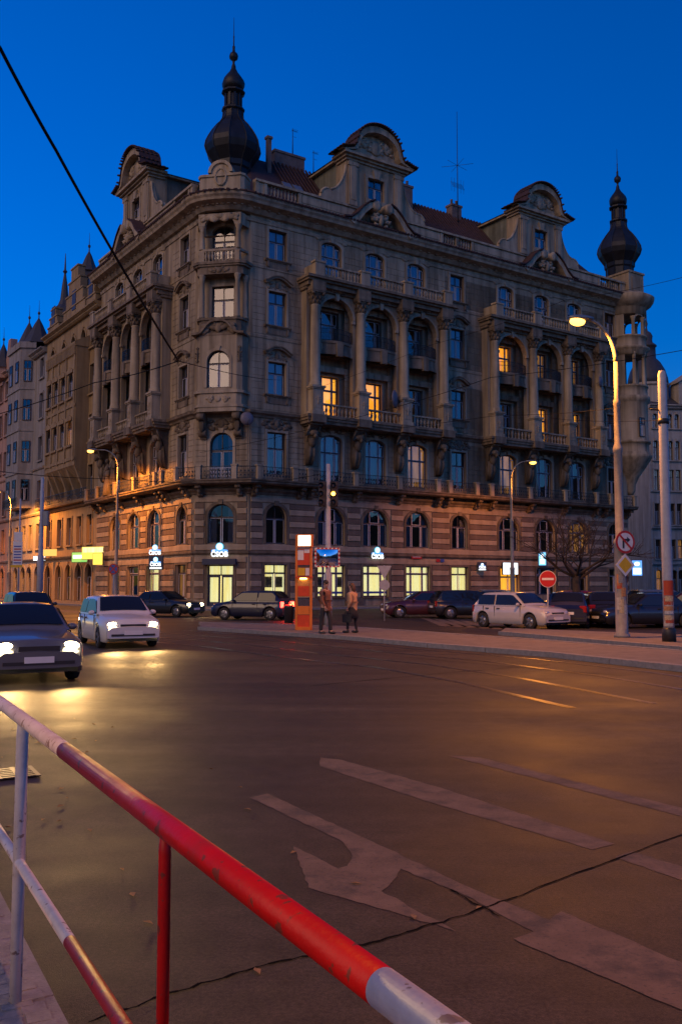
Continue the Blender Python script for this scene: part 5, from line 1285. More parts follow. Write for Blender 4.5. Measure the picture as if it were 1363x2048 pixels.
# ------------------------------------------------------------------ road signs
def disc(r, m, par, M, y=0.0, n=28, name='disc'): return obj(name, MB().lathe([(r,0),(r,.006)], n).xf(Matrix.Rotation(R_(90),4,'X')), m, par, M @ T(0, y, 0))
def sign_no_entry(M, r, label):
    t = thing('no_entry_sign', label, 'road sign', M); disc(r, M_['sg_wh'], t, M, .0, name='rim'); disc(r*.94, M_['sg_red'], t, M, -.006)
    obj('bar', MB().box(-r*.7, r*.7, -.02, -.013, -r*.13, r*.13), M_['sg_wh'], t, M); return t
p = gnd(1096,1252,PV); sM = T(p.x, p.y, at(1093,1158,p.y).z)
ne = sign_no_entry(sM, .34, 'red round no entry sign on a thin post by the silver car')
obj('post', MB().tube([(0,.05,-sM.translation.z+PV),(0,.05,.3)], .03, 10), M_['galv'], ne, sM)
# no right turn + priority road, fixed to the big lamp
hm = at(1249,1084,b1.y-.28); M = T(hm.x, hm.y, hm.z) @ RZ(.35)
nr = thing('no_right_turn_sign', 'round red rimmed no right turn sign on the tall lamp', 'road sign', M); R0 = .36
disc(R0, M_['sg_red'], nr, M, 0, name='rim'); disc(R0*.8, M_['sg_wh'], nr, M, -.007)
ar = MB().box(-.11,-.05,-.024,-.014,-.2,.1); ar.box(-.05,.06,-.0235,-.0145,.04,.1); ar.prism_xz([(.06,-.02),(.18,.07),(.06,.16)], -.023, -.015); obj('arrow', ar, M_['sg_blk'], nr, M)
sb = MB().box(-R0*.82, R0*.82, -.033, -.026, -.03, .03); sb.xf(Matrix.Rotation(R_(45),4,'Y')); obj('slash', sb, M_['sg_red'], nr, M)
obj('bracket', MB().box(-.05,.05,.005,.16,-.05,.05), M_['galv'], nr, M)
hm = at(1249,1130,b1.y-.28); M = T(hm.x, hm.y, hm.z) @ RZ(.35)
pr = thing('priority_sign', 'yellow and white diamond priority sign on the tall lamp', 'road sign', M); a = .36
obj('diamond', MB().prism_xz([(0,-a),(a,0),(0,a),(-a,0)], -.006, 0), M_['sg_wh'], pr, M); obj('centre', MB().prism_xz([(0,-a*.7),(a*.7,0),(0,a*.7),(-a*.7,0)], -.012, -.007), M_['sg_yl'], pr, M); obj('bracket', MB().box(-.05,.05,.002,.16,-.05,.05), M_['galv'], pr, M)
# no stopping sign below the left lamp
hm = at(227,1138,56.2); M = T(hm.x, hm.y, hm.z) @ RZ(-.2)
nsn = thing('no_stopping_sign', 'round blue and red no stopping sign under the left street lamp', 'road sign', M)
disc(.33, M_['sg_red'], nsn, M, 0, name='rim'); disc(.26, M_['sg_bl'], nsn, M, -.007)
for s in (45, -45): b = MB().box(-.27,.27,-.024-(.003 if s > 0 else 0),-.015,-.035,.035); b.xf(Matrix.Rotation(R_(s),4,'Y')); obj('cross_bar', b, M_['sg_red'], nsn, M)
obj('post', MB().tube([(0,.05,-hm.z),(0,.05,.25)], .035, 10), M_['galv'], nsn, M)
# backs of a give way triangle and a round sign on one post
p = gnd(768,1215,0.); p = at(768,1150,45); M = T(p.x, p.y, 0)
gw_ = thing('sign_back', 'grey backs of a triangular and a round sign on one post by the shop windows', 'road sign', M)
z1, z2 = at(768,1143,45).z, at(766,1170,45).z
obj('triangle', MB().prism_xz([(-.36,z1+.28),(.36,z1+.28),(0,z1-.38)], -.01, .01), M_['galv'], gw_, M); obj('round_plate', MB().lathe([(.26,0),(.26,.012)], 24).xf(T(0,0,z2) @ Matrix.Rotation(R_(90),4,'X')), M_['galv'], gw_, M)
obj('post', MB().tube([(0,.05,0),(0,.05,z1+.3)], .03, 8), M_['galv'], gw_, M)
# large notice board on the left
p = at(36,1100,52); M = T(p.x, p.y, 0); nbd = thing('notice_board', 'tall pale notice board with printed lines at the left edge', 'road sign', M)
za, zb_ = at(36,1134,52).z, at(36,1064,52).z
obj('post', MB().tube([(.05,.08,0),(.05,.08,zb_+1.9)], .05, 8), M_['galv'], nbd, M)
obj('upper_plate', MB().box(-.22,.24,-.02,.02,zb_-.5,zb_), M_['sg_wh'], nbd, M); obj('lower_plate', MB().box(-.26,.26,-.02,.02,za+.12,zb_-.52), M_['sg_wh'], nbd, M); obj('yellow_plate', MB().box(-.38,.26,-.02,.02,za-.02,za+.11), M_['sg_yl'], nbd, M)
for k in range(7): obj('print_line', MB().box(-.21,.21,-.026,-.021,za+.2+k*.155,za+.27+k*.155), M_['sg_bl'] if k not in (1,5) else M_['sg_red'], nbd, M)

# ------------------------------------------------------------------ tram poles, traffic light, mirror, stop column
pB = gnd(1337,1283,PV); M = T(pB.x, pB.y, PV); ztop = at(1328,742,pB.y).z-PV
tp = thing('tram_pole', 'thick grey tram pole with a red poster at the right edge', 'pole', M, 'poles of the tram line')
obj('mast', MB().lathe([(.155,.35),(.15,2.0),(.125,ztop-.1),(.09,ztop)], 18), M_['galv'], tp, M); obj('foot', MB().lathe([(.2,0),(.2,.34),(.16,.4)], 18), M_['sg_blk'], tp, M)
zp0, zp1 = at(1337,1210,pB.y).z-PV, at(1337,1161,pB.y).z-PV
ps = MB(); n = 8; vs = []
for q in range(n+1): b = -2.75+2.35*q/n; vs += [(.158*math.cos(b), .158*math.sin(b), zp0), (.156*math.cos(b), .156*math.sin(b), zp1)]
ps.add(vs, [(2*q,2*q+2,2*q+3,2*q+1) for q in range(n)]); obj('red_poster', ps, mat('poster_red', (.42,.05,.012), .6, .2, 12), tp, M)
put('lettering', text_mesh('REKLAMA', .055, M_['sg_wh'], .001), tp, M @ T(0,-.162,zp1-.1) @ UP) if False else None
for k in range(10):
    z = .45+k*.09; b0 = -2.9+random.uniform(0,.5); vs = []; r = .1585+.002*(k % 3); h_ = random.uniform(.08,.2)
    for q in range(6): b = b0+random.uniform(1.0,1.2)*q/5*1.6; vs += [(r*math.cos(b), r*math.sin(b), z), (r*math.cos(b), r*math.sin(b), z+h_)]
    obj('sticker', MB().add(vs, [(2*q,2*q+2,2*q+3,2*q+1) for q in range(5)]), CACHE[('post', k % 6)], tp, M)
obj('clamp', MB().lathe([(.16,at(1335,848,pB.y).z-PV),(.16,at(1335,838,pB.y).z-PV)], 14), M_['sg_blk'], tp, M); obj('hook', MB().tube([(-.12,0,at(1335,820,pB.y).z-PV),(-.38,0,at(1335,818,pB.y).z-PV)], .03, 6), M_['sg_blk'], tp, M)
pC = at(656,1100,40.0); M = T(pC.x, pC.y, 0); zt = at(653,928,40).z
tl = thing('traffic_light_pole', 'grey pole with traffic signal heads behind the mirror at the tram stop', 'pole', M, 'poles of the tram line')
obj('mast', MB().lathe([(.17,0),(.17,2.2),(.12,2.3),(.09,zt)], 14), M_['galv'], tl, M)
z0, z1 = at(656,1013,40).z, at(656,963,40).z
AM = emis('amber_lens', (1.0,.45,.05), 4.0)
for s, x in ((-1,-.27), (1,.27)):
    obj('signal_head', MB().bbox(x-.16, x+.16, -.12, .12, z0, z1, .03), M_['sg_blk'], tl, M)
    for k in range(3):
        zc = z0+.18+k*(z1-z0-.36)/2; lens = AM if (s > 0 and k == 1) else M_['navy']
        obj('lens', MB().ell((x-.05,-.13,zc), (.09,.03,.09), 12, 6), lens, tl, M); obj('visor', MB().lathe([(.115,0),(.115,.16)], 12, cap=False).xf(T(x-.05,-.12,zc) @ Matrix.Rotation(R_(90),4,'X')), M_['sg_blk'], tl, M)
mirp = at(654,1115,36.5); M = T(mirp.x, mirp.y, mirp.z) @ RZ(.1); mt = thing('traffic_mirror', 'rectangular traffic mirror with red and white border behind the tram stop', 'mirror', M)
w, h = .47, .36
obj('back_plate', MB().box(-w-.02, w+.02, .0, .05, -h-.02, h+.02), M_['sg_wh'], mt, M)
mg = bpy.data.materials.new('mirror_glass'); mg.use_nodes = True; q = mg.node_tree.nodes['Principled BSDF']; q.inputs['Metallic'].default_value = 1; q.inputs['Roughness'].default_value = .06; q.inputs['Base Color'].default_value = (.8,.82,.85,1)
cv = MB(); N = 10; vs = []; fs = []
for i in range(N+1):
    for j in range(N+1):
        x, z = -w*.88+2*w*.88*i/N, -h*.85+2*h*.85*j/N; vs.append((x, -.03-.05*(1-(x/w)**2)*(1-(z/h)**2), z))
for i in range(N):
    for j in range(N): fs.append((i*(N+1)+j, (i+1)*(N+1)+j, (i+1)*(N+1)+j+1, i*(N+1)+j+1))
cv.add(vs, fs, True); obj('mirror_glass', cv, mg, mt, M)
per = [(-w+2*w*(k+.5)/12, s*h, 0) for k in range(12) for s in (-1, 1)]+[(s*w, -h+2*h*(k+.5)/9, 1) for k in range(9) for s in (-1, 1)]
for k, (x, z, v) in enumerate(per): obj('border_block', MB().box(x-(.038 if not v else .025), x+(.038 if not v else .025), -.035, .0, z-(.025 if not v else .038), z+(.025 if not v else .038)), M_['sg_red'] if (k//2) % 2 else M_['sg_wh'], mt, M)
obj('arm', MB().tube([(0,.05,0),(.02,1.2,0)], .04, 8), M_['galv'], mt, M)
obj('post', MB().tube([(0,.08,-mirp.z),(0,.08,.3)], .05, 10), M_['galv'], mt, M)
sp_ = gnd(607,1260,PV); M = T(sp_.x, sp_.y, PV) @ RZ(-.12); D = sp_.y
zz = lambda v: at(607,v,D).z-PV
stp = thing('tram_stop_column', 'orange and red tram stop column with a lit white box on top', 'stop sign', M)
M_['or'] = mat('orange_paint', (.62,.17,.02), .4, .2, 5); M_['rd2'] = mat('red_orange_paint', (.55,.055,.012), .4, .2, 5)
hw = .27
fr_ = MB(); 
for s in (-1, 1): fr_.box(s*hw-.04, s*hw+.04, -.06, .06, 0, zz(1070))
fr_.box(-hw, hw, -.1, .1, 0, .12); obj('frame', fr_, M_['or'], stp, M)
obj('light_box', MB().box(-hw+.02, hw+.06, -.14, .14, zz(1094), zz(1069)), M_['or'], stp, M); obj('light_panel', MB().box(-hw+.08, hw, -.15, -.141, zz(1092), zz(1071)), emis('stop_light', (1.0,.97,.72), 1.0), stp, M)
obj('pictogram_plate', MB().box(-hw+.045, hw-.045, -.05, .05, zz(1130), zz(1098)), M_['rd2'], stp, M)
obj('route_sheet', MB().box(-hw+.05, .0, -.058, -.051, zz(1120), zz(1100)), M_['sg_wh'], stp, M); obj('route_sheet', MB().box(.02, hw-.05, -.058, -.051, zz(1106), zz(1099)), M_['sg_wh'], stp, M)
obj('timetable_case', MB().box(-hw+.045, hw-.045, -.05, .05, zz(1152), zz(1134)), mat('case_brown', (.2,.08,.03), .5, .2, 6), stp, M)
obj('timetable', MB().box(-hw+.06, .05, -.058, -.051, zz(1151), zz(1136)), M_['sg_yl'], stp, M); obj('timetable', MB().box(.07, hw-.06, -.058, -.051, zz(1151), zz(1136)), M_['sg_wh'], stp, M)
obj('roof_lip', MB().box(-hw-.03, hw+.05, -.14, .1, zz(1156), zz(1153)), M_['rd2'], stp, M)
obj('lamp_strip', MB().box(-.12, .12, -.12, -.08, zz(1158), zz(1156.3)), emis('stop_lamp', (1.0,.7,.2), 8.0), stp, M)
obj('map_case', MB().box(-hw+.045, hw-.045, -.05, .05, zz(1194), zz(1156)), mat('case_orange', (.5,.2,.05), .5, .3, 4), stp, M); obj('map_sheet', MB().box(-hw+.06, hw-.06, -.058, -.051, zz(1192), zz(1172)), M_['rd2'], stp, M)
obj('lower_panel', MB().box(-hw+.045, hw-.045, -.05, .05, zz(1255), zz(1230)), M_['rd2'], stp, M); obj('lower_sheet', MB().box(-hw+.05, hw-.05, -.045, .045, zz(1229), zz(1212)), M_['or'], stp, M)
obj('litter_bin', MB().lathe([(.16,.25),(.19,.8),(.2,.82),(.2,.86),(.16,.86)], 14, (-hw-.3,.12,0)), M_['sg_blk'], stp, M)
p = at(82,1100,54); M = T(p.x, p.y, 0); lp = thing('tram_pole', 'slim grey tram pole left of the ochre house', 'pole', M, 'poles of the tram line')
zt = at(85,955,54).z; obj('mast', MB().lathe([(.19,0),(.18,3.4),(.14,3.5),(.12,zt*.7),(.1,zt)], 14), M_['galv'], lp, M); obj('signal_box', MB().bbox(.1,.42,-.15,.15,at(90,1052,54).z,at(90,1022,54).z,.03), M_['grey'], lp, M)

# ------------------------------------------------------------------ overhead wires
M_['cable'] = mat('cable_rubber', (.012,.012,.013), .85, .1, 2, spec=.1)
def wire(name, label, pts, r, sag=0.0, n=24):
    mb = MB(); q = []
    for a, b in zip(pts, pts[1:]):
        for k in range(n): t = k/n; v = a+(b-a)*t; q.append(Vector((v.x, v.y, v.z-sag*4*t*(1-t))))
    q.append(pts[-1]); mb.tube(q, r, 10); o = obj(name, mb, M_['cable']); tag(o, label, 'wire', 'overhead wires'); return o
w1 = at(357,722,20); wire('overhead_cable', 'thick black cable running down from the upper left to the corner building', [at(-60,10,9.5), at(0,95,10), at(112,300,11.5), at(250,545,15), w1], .021, .02)
wire('overhead_cable', 'thin wire crossing from the left edge to the cable end', [at(-40,838,26), at(190,765,24), w1], .012, .05); wire('overhead_cable', 'thin wire from the cable end to the right across the corner bay', [w1, at(560,760,48)], .010, .1)
wire('overhead_cable', 'long wire across the first floor balcony from the left edge', [at(-40,938,34), at(230,958,38), at(500,965,42), at(640,948,40)], .013, .08)
wire('overhead_cable', 'slanting wire across the loggias up to the right edge', [at(400,905,52), at(690,840,46), at(980,755,38), at(1420,690,30)], .012, .1)
wire('overhead_cable', 'upper slanting wire in front of the loggia columns', [at(620,780,50), at(860,690,44), at(1130,600,36), at(1420,540,30)], .008, .1)
wire('overhead_cable', 'lower slanting wire ending at the big lamp', [at(560,880,50), at(1000,830,36), at(1238,815,b1.y)], .009, .08)
wire('overhead_cable', 'wire from the right tram pole towards the house', [at(1334,840,pB.y), at(1100,836,50)], .008, .1)
# ------------------------------------------------------------------ bare tree in front of the far shops
def bare_tree(base, h, label):
    t = thing('bare_tree', label, 'tree', T(base.x, base.y, 0)); rn = random.Random(4); tk = MB(); br = MB(); M = WM[t.name]
    tk.tube([(0,0,-.1),(.03,0,.8),(0,.02,1.7),(.02,0,2.3)], [.26,.21,.19,.2], 10)
    def grow(p, d, L_, r, lev):
        pts = [p]; q = p.copy(); dd = d.copy()
        for k in range(4):
            dd = (dd+Vector((rn.uniform(-.16,.16), rn.uniform(-.16,.16), rn.uniform(-.08,.12)))).normalized(); q = q+dd*(L_/4); pts.append(q.copy())
        br.tube(pts, [r*(1-.14*k) for k in range(5)], 6 if lev < 2 else 4, True, False)
        if lev < 5:
            for k in range(3 if lev < 4 else 2):
                i = rn.choice([2,3,4,4]); nd = (dd+Vector((rn.uniform(-.85,.85), rn.uniform(-.85,.85), rn.uniform(-.35,.45)))).normalized()
                grow(pts[i], nd, L_*rn.uniform(.6,.8), max(.011, r*.55), lev+1)
    for k in range(8):
        a = 2*math.pi*k/8+rn.uniform(-.3,.3); grow(Vector((0,0,rn.uniform(1.9,2.35))), Vector((math.cos(a)*.85, math.sin(a)*.85, rn.uniform(.35,.8))).normalized(), h*.30, .085, 1)
    bk = mat('bark', (.045,.032,.024), .9, .4, 8, .4, 30)
    obj('trunk', tk, bk, t, M); obj('crown', br, bk, t, M)
tb_p = at(1152,1190,44); tb_p.z = 0; bare_tree(tb_p, 5.2, 'bare branched tree in front of the far shop fronts')
# ------------------------------------------------------------------ cars
def paintm(name, c, rough=.28): 
    m = mat(name, c, rough, .08, 3, spec=.5); m.node_tree.nodes['Principled BSDF'].inputs['Coat Weight'].default_value = .6; return m
M_['tyre'] = mat('tyre', (.018,.018,.018), .85, .2, 20); M_['rim'] = mat('rim', (.35,.35,.37), .3, .1, 8, metal=.8)
M_['cglass'] = mat('car_glass', (.01,.011,.013), .05, .05, 3, spec=.5); M_['trim'] = mat('black_trim', (.02,.02,.02), .55, .1, 10)
M_['hl_off'] = mat('headlight_off', (.45,.45,.47), .12, .1, 12, metal=.4); M_['hl_on'] = emis('headlight_on', (1.0,.78,.42), 14.0, base=(.9,.9,.85)); M_['tl_off'] = mat('tail_off', (.25,.01,.01), .2, .1, 10)
M_['tl_on'] = emis('tail_on', (1.0,.02,.01), 7.0); M_['plate'] = mat('plate_white', (.6,.6,.58), .5, .05, 10)
STY = {  # length, width, height, hood z, belt z, (windscreen base, roof front, roof rear, rear base) as fractions of length from the front
    'hatch': (3.95, 1.70, 1.46, .86, .93, .27, .44, .86, .975, .95), 'sedan': (4.45, 1.74, 1.42, .84, .91, .29, .45, .71, .85, .90), 'estate': (4.5, 1.75, 1.47, .85, .92, .28, .44, .90, .985, .95)}
def car_meshes(sty):
    Ln, W, H, zh, zb, fw, fr, rr, rb, zt = STY[sty]; hw = W/2; wr = .31; xf_, xr = Ln/2-.78, -Ln/2+.78 if sty != 'hatch' else -Ln/2+.66
    X = lambda f: Ln/2-Ln*f
    def crown(x):
        f = (Ln/2-x)/Ln
        if f < .03: return zh-.26+.2*(f/.03)
        if f < fw: return zh-.06+(zb+.03-zh+.06)*((f-.03)/(fw-.03))**.8
        if f < rb: return zb+.03
        if f < .97: return zt-.01
        return zt-.02-.14*((f-.97)/.03)
    def halfw(x):
        e = abs(x)/(Ln/2); return hw*(1-.14*max(0, (e-.72)/.28)**2.2)
    n = 64; b = MB(); vs = []; m = 11
    for i in range(n+1):
        x = -Ln/2+Ln*i/n; w = halfw(x); c = crown(x); e = abs(x)/(Ln/2); z0 = .17+(.12 if e > .93 else 0)*((e-.93)/.07 if e > .93 else 0)
        for xw in (xf_, xr):
            if abs(x-xw) < wr+.06: z0 = max(z0, .31+math.sqrt((wr+.06)**2-(x-xw)**2)-.0)
        zm = max(z0+.02, .45); half = [(w*.9, z0), (w*.99, max(z0+.01, z0*.7+.09)), (w*1.0, max(zm, z0+.03)), (w*.99, max(.62, z0+.05)), (w*.955, max(c-.09, z0+.07)), (w*.80, max(c-.012, z0+.1))]
        row = [(x, y, z) for y, z in half]+[(x, 0, c+.012)]; row = row+[(p[0], -p[1], p[2]) for p in row[-2::-1]]; vs += row; m = len(row)
    fs = [(i*m+k, (i+1)*m+k, (i+1)*m+k+1, i*m+k+1) for i in range(n) for k in range(m-1)]
    b.add(vs, fs, True); k0 = len(b.v)-len(vs); b.f.append(tuple(k0+k for k in range(m-1, -1, -1))); b.sm.append(False); b.f.append(tuple(k0+n*m+k for k in range(m))); b.sm.append(False)
    # cabin
    xa, xb, xc, xd = X(fw), X(fr), X(rr), X(rb); cb = MB(); st = []
    N = 14
    def prof(t):   # t 0..1 from windscreen foot to rear foot
        if t < .25: u = t/.25; return xa+(xb-xa)*u, zb+(H-.03-zb)*u**.92
        if t < .75: u = (t-.25)/.5; return xb+(xc-xb)*u, H-.03+.03*math.sin(u*math.pi)
        u = (t-.75)/.25; return xc+(xd-xc)*u, H-.03-(H-.03-zt if sty == 'sedan' else H-.03-zb)*u**1.1
    ts = [0,.08,.17,.23,.25,.3,.4,.5,.6,.7,.75,.77,.83,.92,1]
    for t in ts:
        x, z = prof(t); k = (z-zb)/(H-zb); w = halfw(x)*.93-.16*max(0, k)
        zz = max(z, zb+.005); st.append([(x, w+.02 if k > .1 else w, zb-.02+ (zz-zb)*0), (x, w, zb+(zz-zb)*.88), (x, w*.9, zz-.01), (x, w*.5, zz+.012), (x, 0, zz+.018)])
    vs = []
    for r in st: vs += r+[(p[0], -p[1], p[2]) for p in r[-2::-1]]
    mm = 9
    for i, t in enumerate(ts):
        x, z = prof(t); k = (z-zb)/(H-zb); vs[i*mm] = (x, halfw(x)*.93, zb-.03); vs[i*mm+8] = (x, -halfw(x)*.93, zb-.03)
    cb.add(vs, [(i*mm+k, i*mm+k+1, (i+1)*mm+k+1, (i+1)*mm+k) for i in range(len(ts)-1) for k in range(8)], True)
    def surf(x, k):   # side glass position at height fraction k
        return halfw(x)*.93-(halfw(x)*.93-(halfw(x)*.93-.14))*k+.012
    def zroof(x):
        if x > xb: return zb+(H-.05-zb)*((xa-x)/(xa-xb))**.92
        if x < xc: return H-.05-(H-.05-zb)*((xc-x)/(xc-xd))**1.1
        return H-.05
    def sidewin(x0, x1, s):
        g = MB(); n = 8; v = []
        for i in range(n+1):
            x = x0+(x1-x0)*i/n; zt_ = max(zb+.06, zroof(x)-.05); k = (zt_-zb)/(H-zb)
            v += [(x, s*surf(x, .04), zb+.03), (x, s*surf(x, k*.9), zt_)]
        g.add(v, [(2*i, 2*i+2, 2*i+3, 2*i+1) for i in range(n)]); return g
    mid = (xb+xc)/2-.05
    sw = [sidewin(xa-.12, mid+.03, s) for s in (1, -1)]+[sidewin(mid-.05, xd+.28 if sty != 'sedan' else xd+.2, s) for s in (1, -1)]
    def screen(t0, t1, wk):
        g = MB(); v = []; n = 5
        for i in range(n+1):
            t = t0+(t1-t0)*i/n; x, z = prof(t); k = (z-zb)/(H-zb); w = (halfw(x)*.93-.16*max(0, k))*.9*wk; up = .024
            dx = .012 if t < .5 else -.012
            v += [(x+dx, w, z+up*.6), (x+dx, w*.5, z+up+.01), (x+dx, 0, z+up+.016), (x+dx, -w*.5, z+up+.01), (x+dx, -w, z+up*.6)]
        g.add(v, [(i*5+k, i*5+k+1, (i+1)*5+k+1, (i+1)*5+k) for i in range(n) for k in range(4)], True); return g
    ws, rs = screen(.04, .235, 1), screen(.775, .93, .97)
    ty = MB().lathe([(.19,-.1),(.29,-.1),(.31,-.07),(.31,.07),(.29,.1),(.19,.1)], 22, cap=False).xf(Matrix.Rotation(R_(90),4,'X'))
    rim = MB().lathe([(.2,-.06),(.2,.06),(.17,.075),(.05,.05),(.05,.06),(.0,.06)], 18).xf(Matrix.Rotation(R_(90),4,'X'))
    for k in range(5):
        a = 2*math.pi*k/5; i0 = len(rim.v); rim.box(.03,.19,-.1,.1,-.025,.025); rim.xf(Matrix.Rotation(a, 4, 'Y'), i0)
    hl = MB().ell((0,0,0), (.12,.2,.085), 12, 7); tl_ = MB().bbox(-.09,.09,-.07,.05,-.16,.12,.03)
    und = MB().box(-Ln/2+.15, Ln/2-.15, -hw*.84, hw*.84, .2, .55)
    gr = MB().box(0,.03,-.36,.36,0,.13); 
    bm = MB().bbox(-.9,.9,-.05,.0,0,.12,.02)
    mir = MB().ell((0,0,0), (.07,.1,.07), 8, 6)
    dl = MB()
    for s in (1, -1):
        for x in (xa-.18, mid, xd+.5 if sty != 'hatch' else xd+.62): dl.box(x-.006, x+.006, s*halfw(x)*.985-.012, s*halfw(x)*.985+.012, .42, zb-.02)
        for x in (mid+.12, xd+.62 if sty != 'hatch' else xd+.75): dl.box(x, x+.16, s*halfw(x)*.985-.02, s*halfw(x)*.985+.025, zb-.14, zb-.105)
    return dict(body=b, cab=cb, sw=sw, ws=ws, rs=rs, ty=ty, rim=rim, hl=hl, tl=tl_, und=und, gr=gr, mir=mir, dl=dl, xf=xf_, xr=xr, Ln=Ln, hw=hw, zh=zh, xa=xa, zb=zb, halfw=halfw, sty=sty)
GEO = {s: car_meshes(s) for s in STY}
for s, g in GEO.items():
    for k, mt_ in (('ty','tyre'), ('rim','rim'), ('und','trim'), ('gr','trim'), ('dl','trim'), ('ws','cglass'), ('rs','cglass')): g[k] = g[k].mesh(k, M_[mt_])
    g['sw'] = [w.mesh('side_window', M_['cglass']) for w in g['sw']]
def car(pos, ang, sty, pm, label, group, head=False, tail=False):
    g = GEO[sty]; M = T(pos.x, pos.y, pos.z) @ RZ(ang); t = thing('parked_car' if group.startswith('parked') else 'moving_car', label, 'car', M, group)
    b = put('body', cached(('body', sty, pm.name), lambda: g['body'].mesh('body', pm)), t, M); put('cabin', cached(('cab', sty, pm.name), lambda: g['cab'].mesh('cabin', pm)), t, M)
    put('underbody', g['und'], t, M); put('windscreen', g['ws'], t, M); put('rear_window', g['rs'], t, M); put('door_lines', g['dl'], b, M)
    for w in g['sw']: put('side_window', w, t, M)
    for x in (g['xf'], g['xr']):
        for s in (1, -1):
            W = M @ T(x, s*(g['hw']-.12), .31) @ (RZ(math.pi) if s > 0 else I4); wo_ = put('wheel', g['ty'], t, W); put('rim', g['rim'], wo_, W)
    F_ = g['Ln']/2
    for s in (1, -1):
        o = put('headlight', cached(('hl', head), lambda: g['hl'].mesh('headlight', M_['hl_on' if head else 'hl_off'])), t, M @ T(F_-.16, s*(g['hw']-.33), .67) @ RZ(-s*.35))
        put('tail_light', cached(('tl', tail), lambda: MB().bbox(-.17,.13,-.06,.06,-.14,.14,.03).mesh('tail_light', M_['tl_on' if tail else 'tl_off'])), t, M @ T(-F_+.06, s*(g['hw']-.24), .78) @ RZ(-R_(90)+s*.25))
        put('mirror', cached(('mir', pm.name), lambda: MB().ell((0,0,0), (.07,.1,.07), 8, 6).mesh('mirror', pm)), t, M @ T(g['xa']-.25, s*(g['hw']+.04), g['zb']+.05))
    put('grille', g['gr'], t, M @ T(F_-.04, 0, .55)); put('lower_grille', g['gr'], t, M @ T(F_-.035, 0, .27))
    put('number_plate', cached('npl', lambda: MB().box(-.01,.01,-.26,.26,-.055,.055).mesh('number_plate', M_['plate'])), t, M @ T(F_+.012, 0, .44)); put('number_plate', CACHE['npl'], t, M @ T(-F_-.012, 0, .62))
    bump_ = cached(('bmp', sty), lambda: MB().box(-.02,.02,-g['hw']*.72,g['hw']*.72,-.03,.03).mesh('bumper_strip', M_['trim'])); put('bumper_strip', bump_, t, M @ T(F_-.005,0,.38)); put('bumper_strip', bump_, t, M @ T(-F_+.0,0,.42))
    if head:
        for s in (1, -1):
            ld = bpy.data.lights.new('headlight_beam', 'SPOT'); ld.energy = 130; ld.color = (1.0,.58,.20); ld.spot_size = R_(75); ld.spot_blend = .8; ld.shadow_soft_size = .08
            lo = bpy.data.objects.new('headlight_beam', ld); COL.objects.link(lo); lo.parent = t
            d = Vector((1, 0, -.16)); lo.matrix_basis = T(F_+.03, s*(g['hw']-.33), .67) @ (-d).to_track_quat('Z','Y').to_matrix().to_4x4()
    if tail:
        for s in (1, -1):
            ld = bpy.data.lights.new('tail_glow', 'POINT'); ld.energy = 14; ld.color = (1.0,.03,.01); ld.shadow_soft_size = .06
            lo = bpy.data.objects.new('tail_glow', ld); COL.objects.link(lo); lo.parent = t; lo.location = (-F_-.12, s*(g['hw']-.24), .78)
    return t
PC = {k: paintm('paint_'+k, c) for k, c in dict(maroon=(.05,.012,.02), black=(.012,.012,.014), silver=(.38,.37,.38), red=(.22,.012,.012), navy=(.012,.014,.035), grey=(.10,.10,.105), white=(.55,.54,.52)).items()}
def cp(u, d): p = at(u, 1190, d); p.z = 0; return p
frd = math.atan2(dR.y, dR.x)
G1 = 'parked cars in front of the house'
car(cp(845,50), math.pi+.15, 'sedan', PC['maroon'], 'dark maroon saloon parked below the shop windows', G1)
car(cp(943,49), .2, 'estate', PC['black'], 'black estate car parked right of the maroon saloon', G1)
car(cp(1004,56), .1, 'hatch', PC['grey'], 'dark grey car half hidden behind the silver hatchback', G1)
ps_ = gnd(1048,1258,0); ps_.z = 0; car(ps_+Vector((0,.9,0)), R_(-52), 'hatch', PC['silver'], 'silver hatchback facing the square beside the no entry sign', G1)
car(cp(1128,47), math.pi-.1, 'hatch', PC['red'], 'red car behind the trunk of the bare tree', G1)
car(cp(1135,39.5), R_(75), 'estate', PC['navy'], 'dark estate seen from behind right of the no entry sign', G1)
car(cp(1200,41), R_(82), 'hatch', PC['black'], 'black hatchback left of the tall lamp base', G1)
car(cp(1285,38.5), math.pi+.25, 'sedan', PC['black'], 'black saloon between the tall lamp and the tram pole', G1)
car(cp(1330,52), .15, 'estate', PC['grey'], 'grey car far behind the tram pole', G1)
car(cp(1375,40), 2.8, 'hatch', PC['maroon'], 'dark car cut by the right edge behind the tram pole', G1)
# traffic: the vehicles whose lights drew the streaks, standing still with their lights on
ta_ = math.atan2(-rdir.y, -rdir.x); G2 = 'cars driving with their lights on'
lane = lambda t, o: P1+rdir*t+rn_*o
def at0(v): return Vector((v.x, v.y, 0))
car(at0(lane(15.5, 2.5)), ta_, 'sedan', PC['grey'], 'nearest oncoming car with bright headlights at the left edge', G2, head=True)
car(at0(lane(23.5, 6.6)), ta_-.03, 'hatch', PC['white'], 'oncoming car with bright headlights in the middle lane', G2, head=True)
car(at0(lane(37, 6.4)), ta_, 'estate', PC['black'], 'third oncoming car further back with its headlights on', G2, head=True)
car(cp(330,52), R_(-28), 'sedan', PC['black'], 'car with headlights on passing the corner of the building', G2, head=True)
car(cp(505,47), R_(160), 'hatch', PC['navy'], 'car driving away to the left with red tail lights left of the tram stop', G2, tail=True)
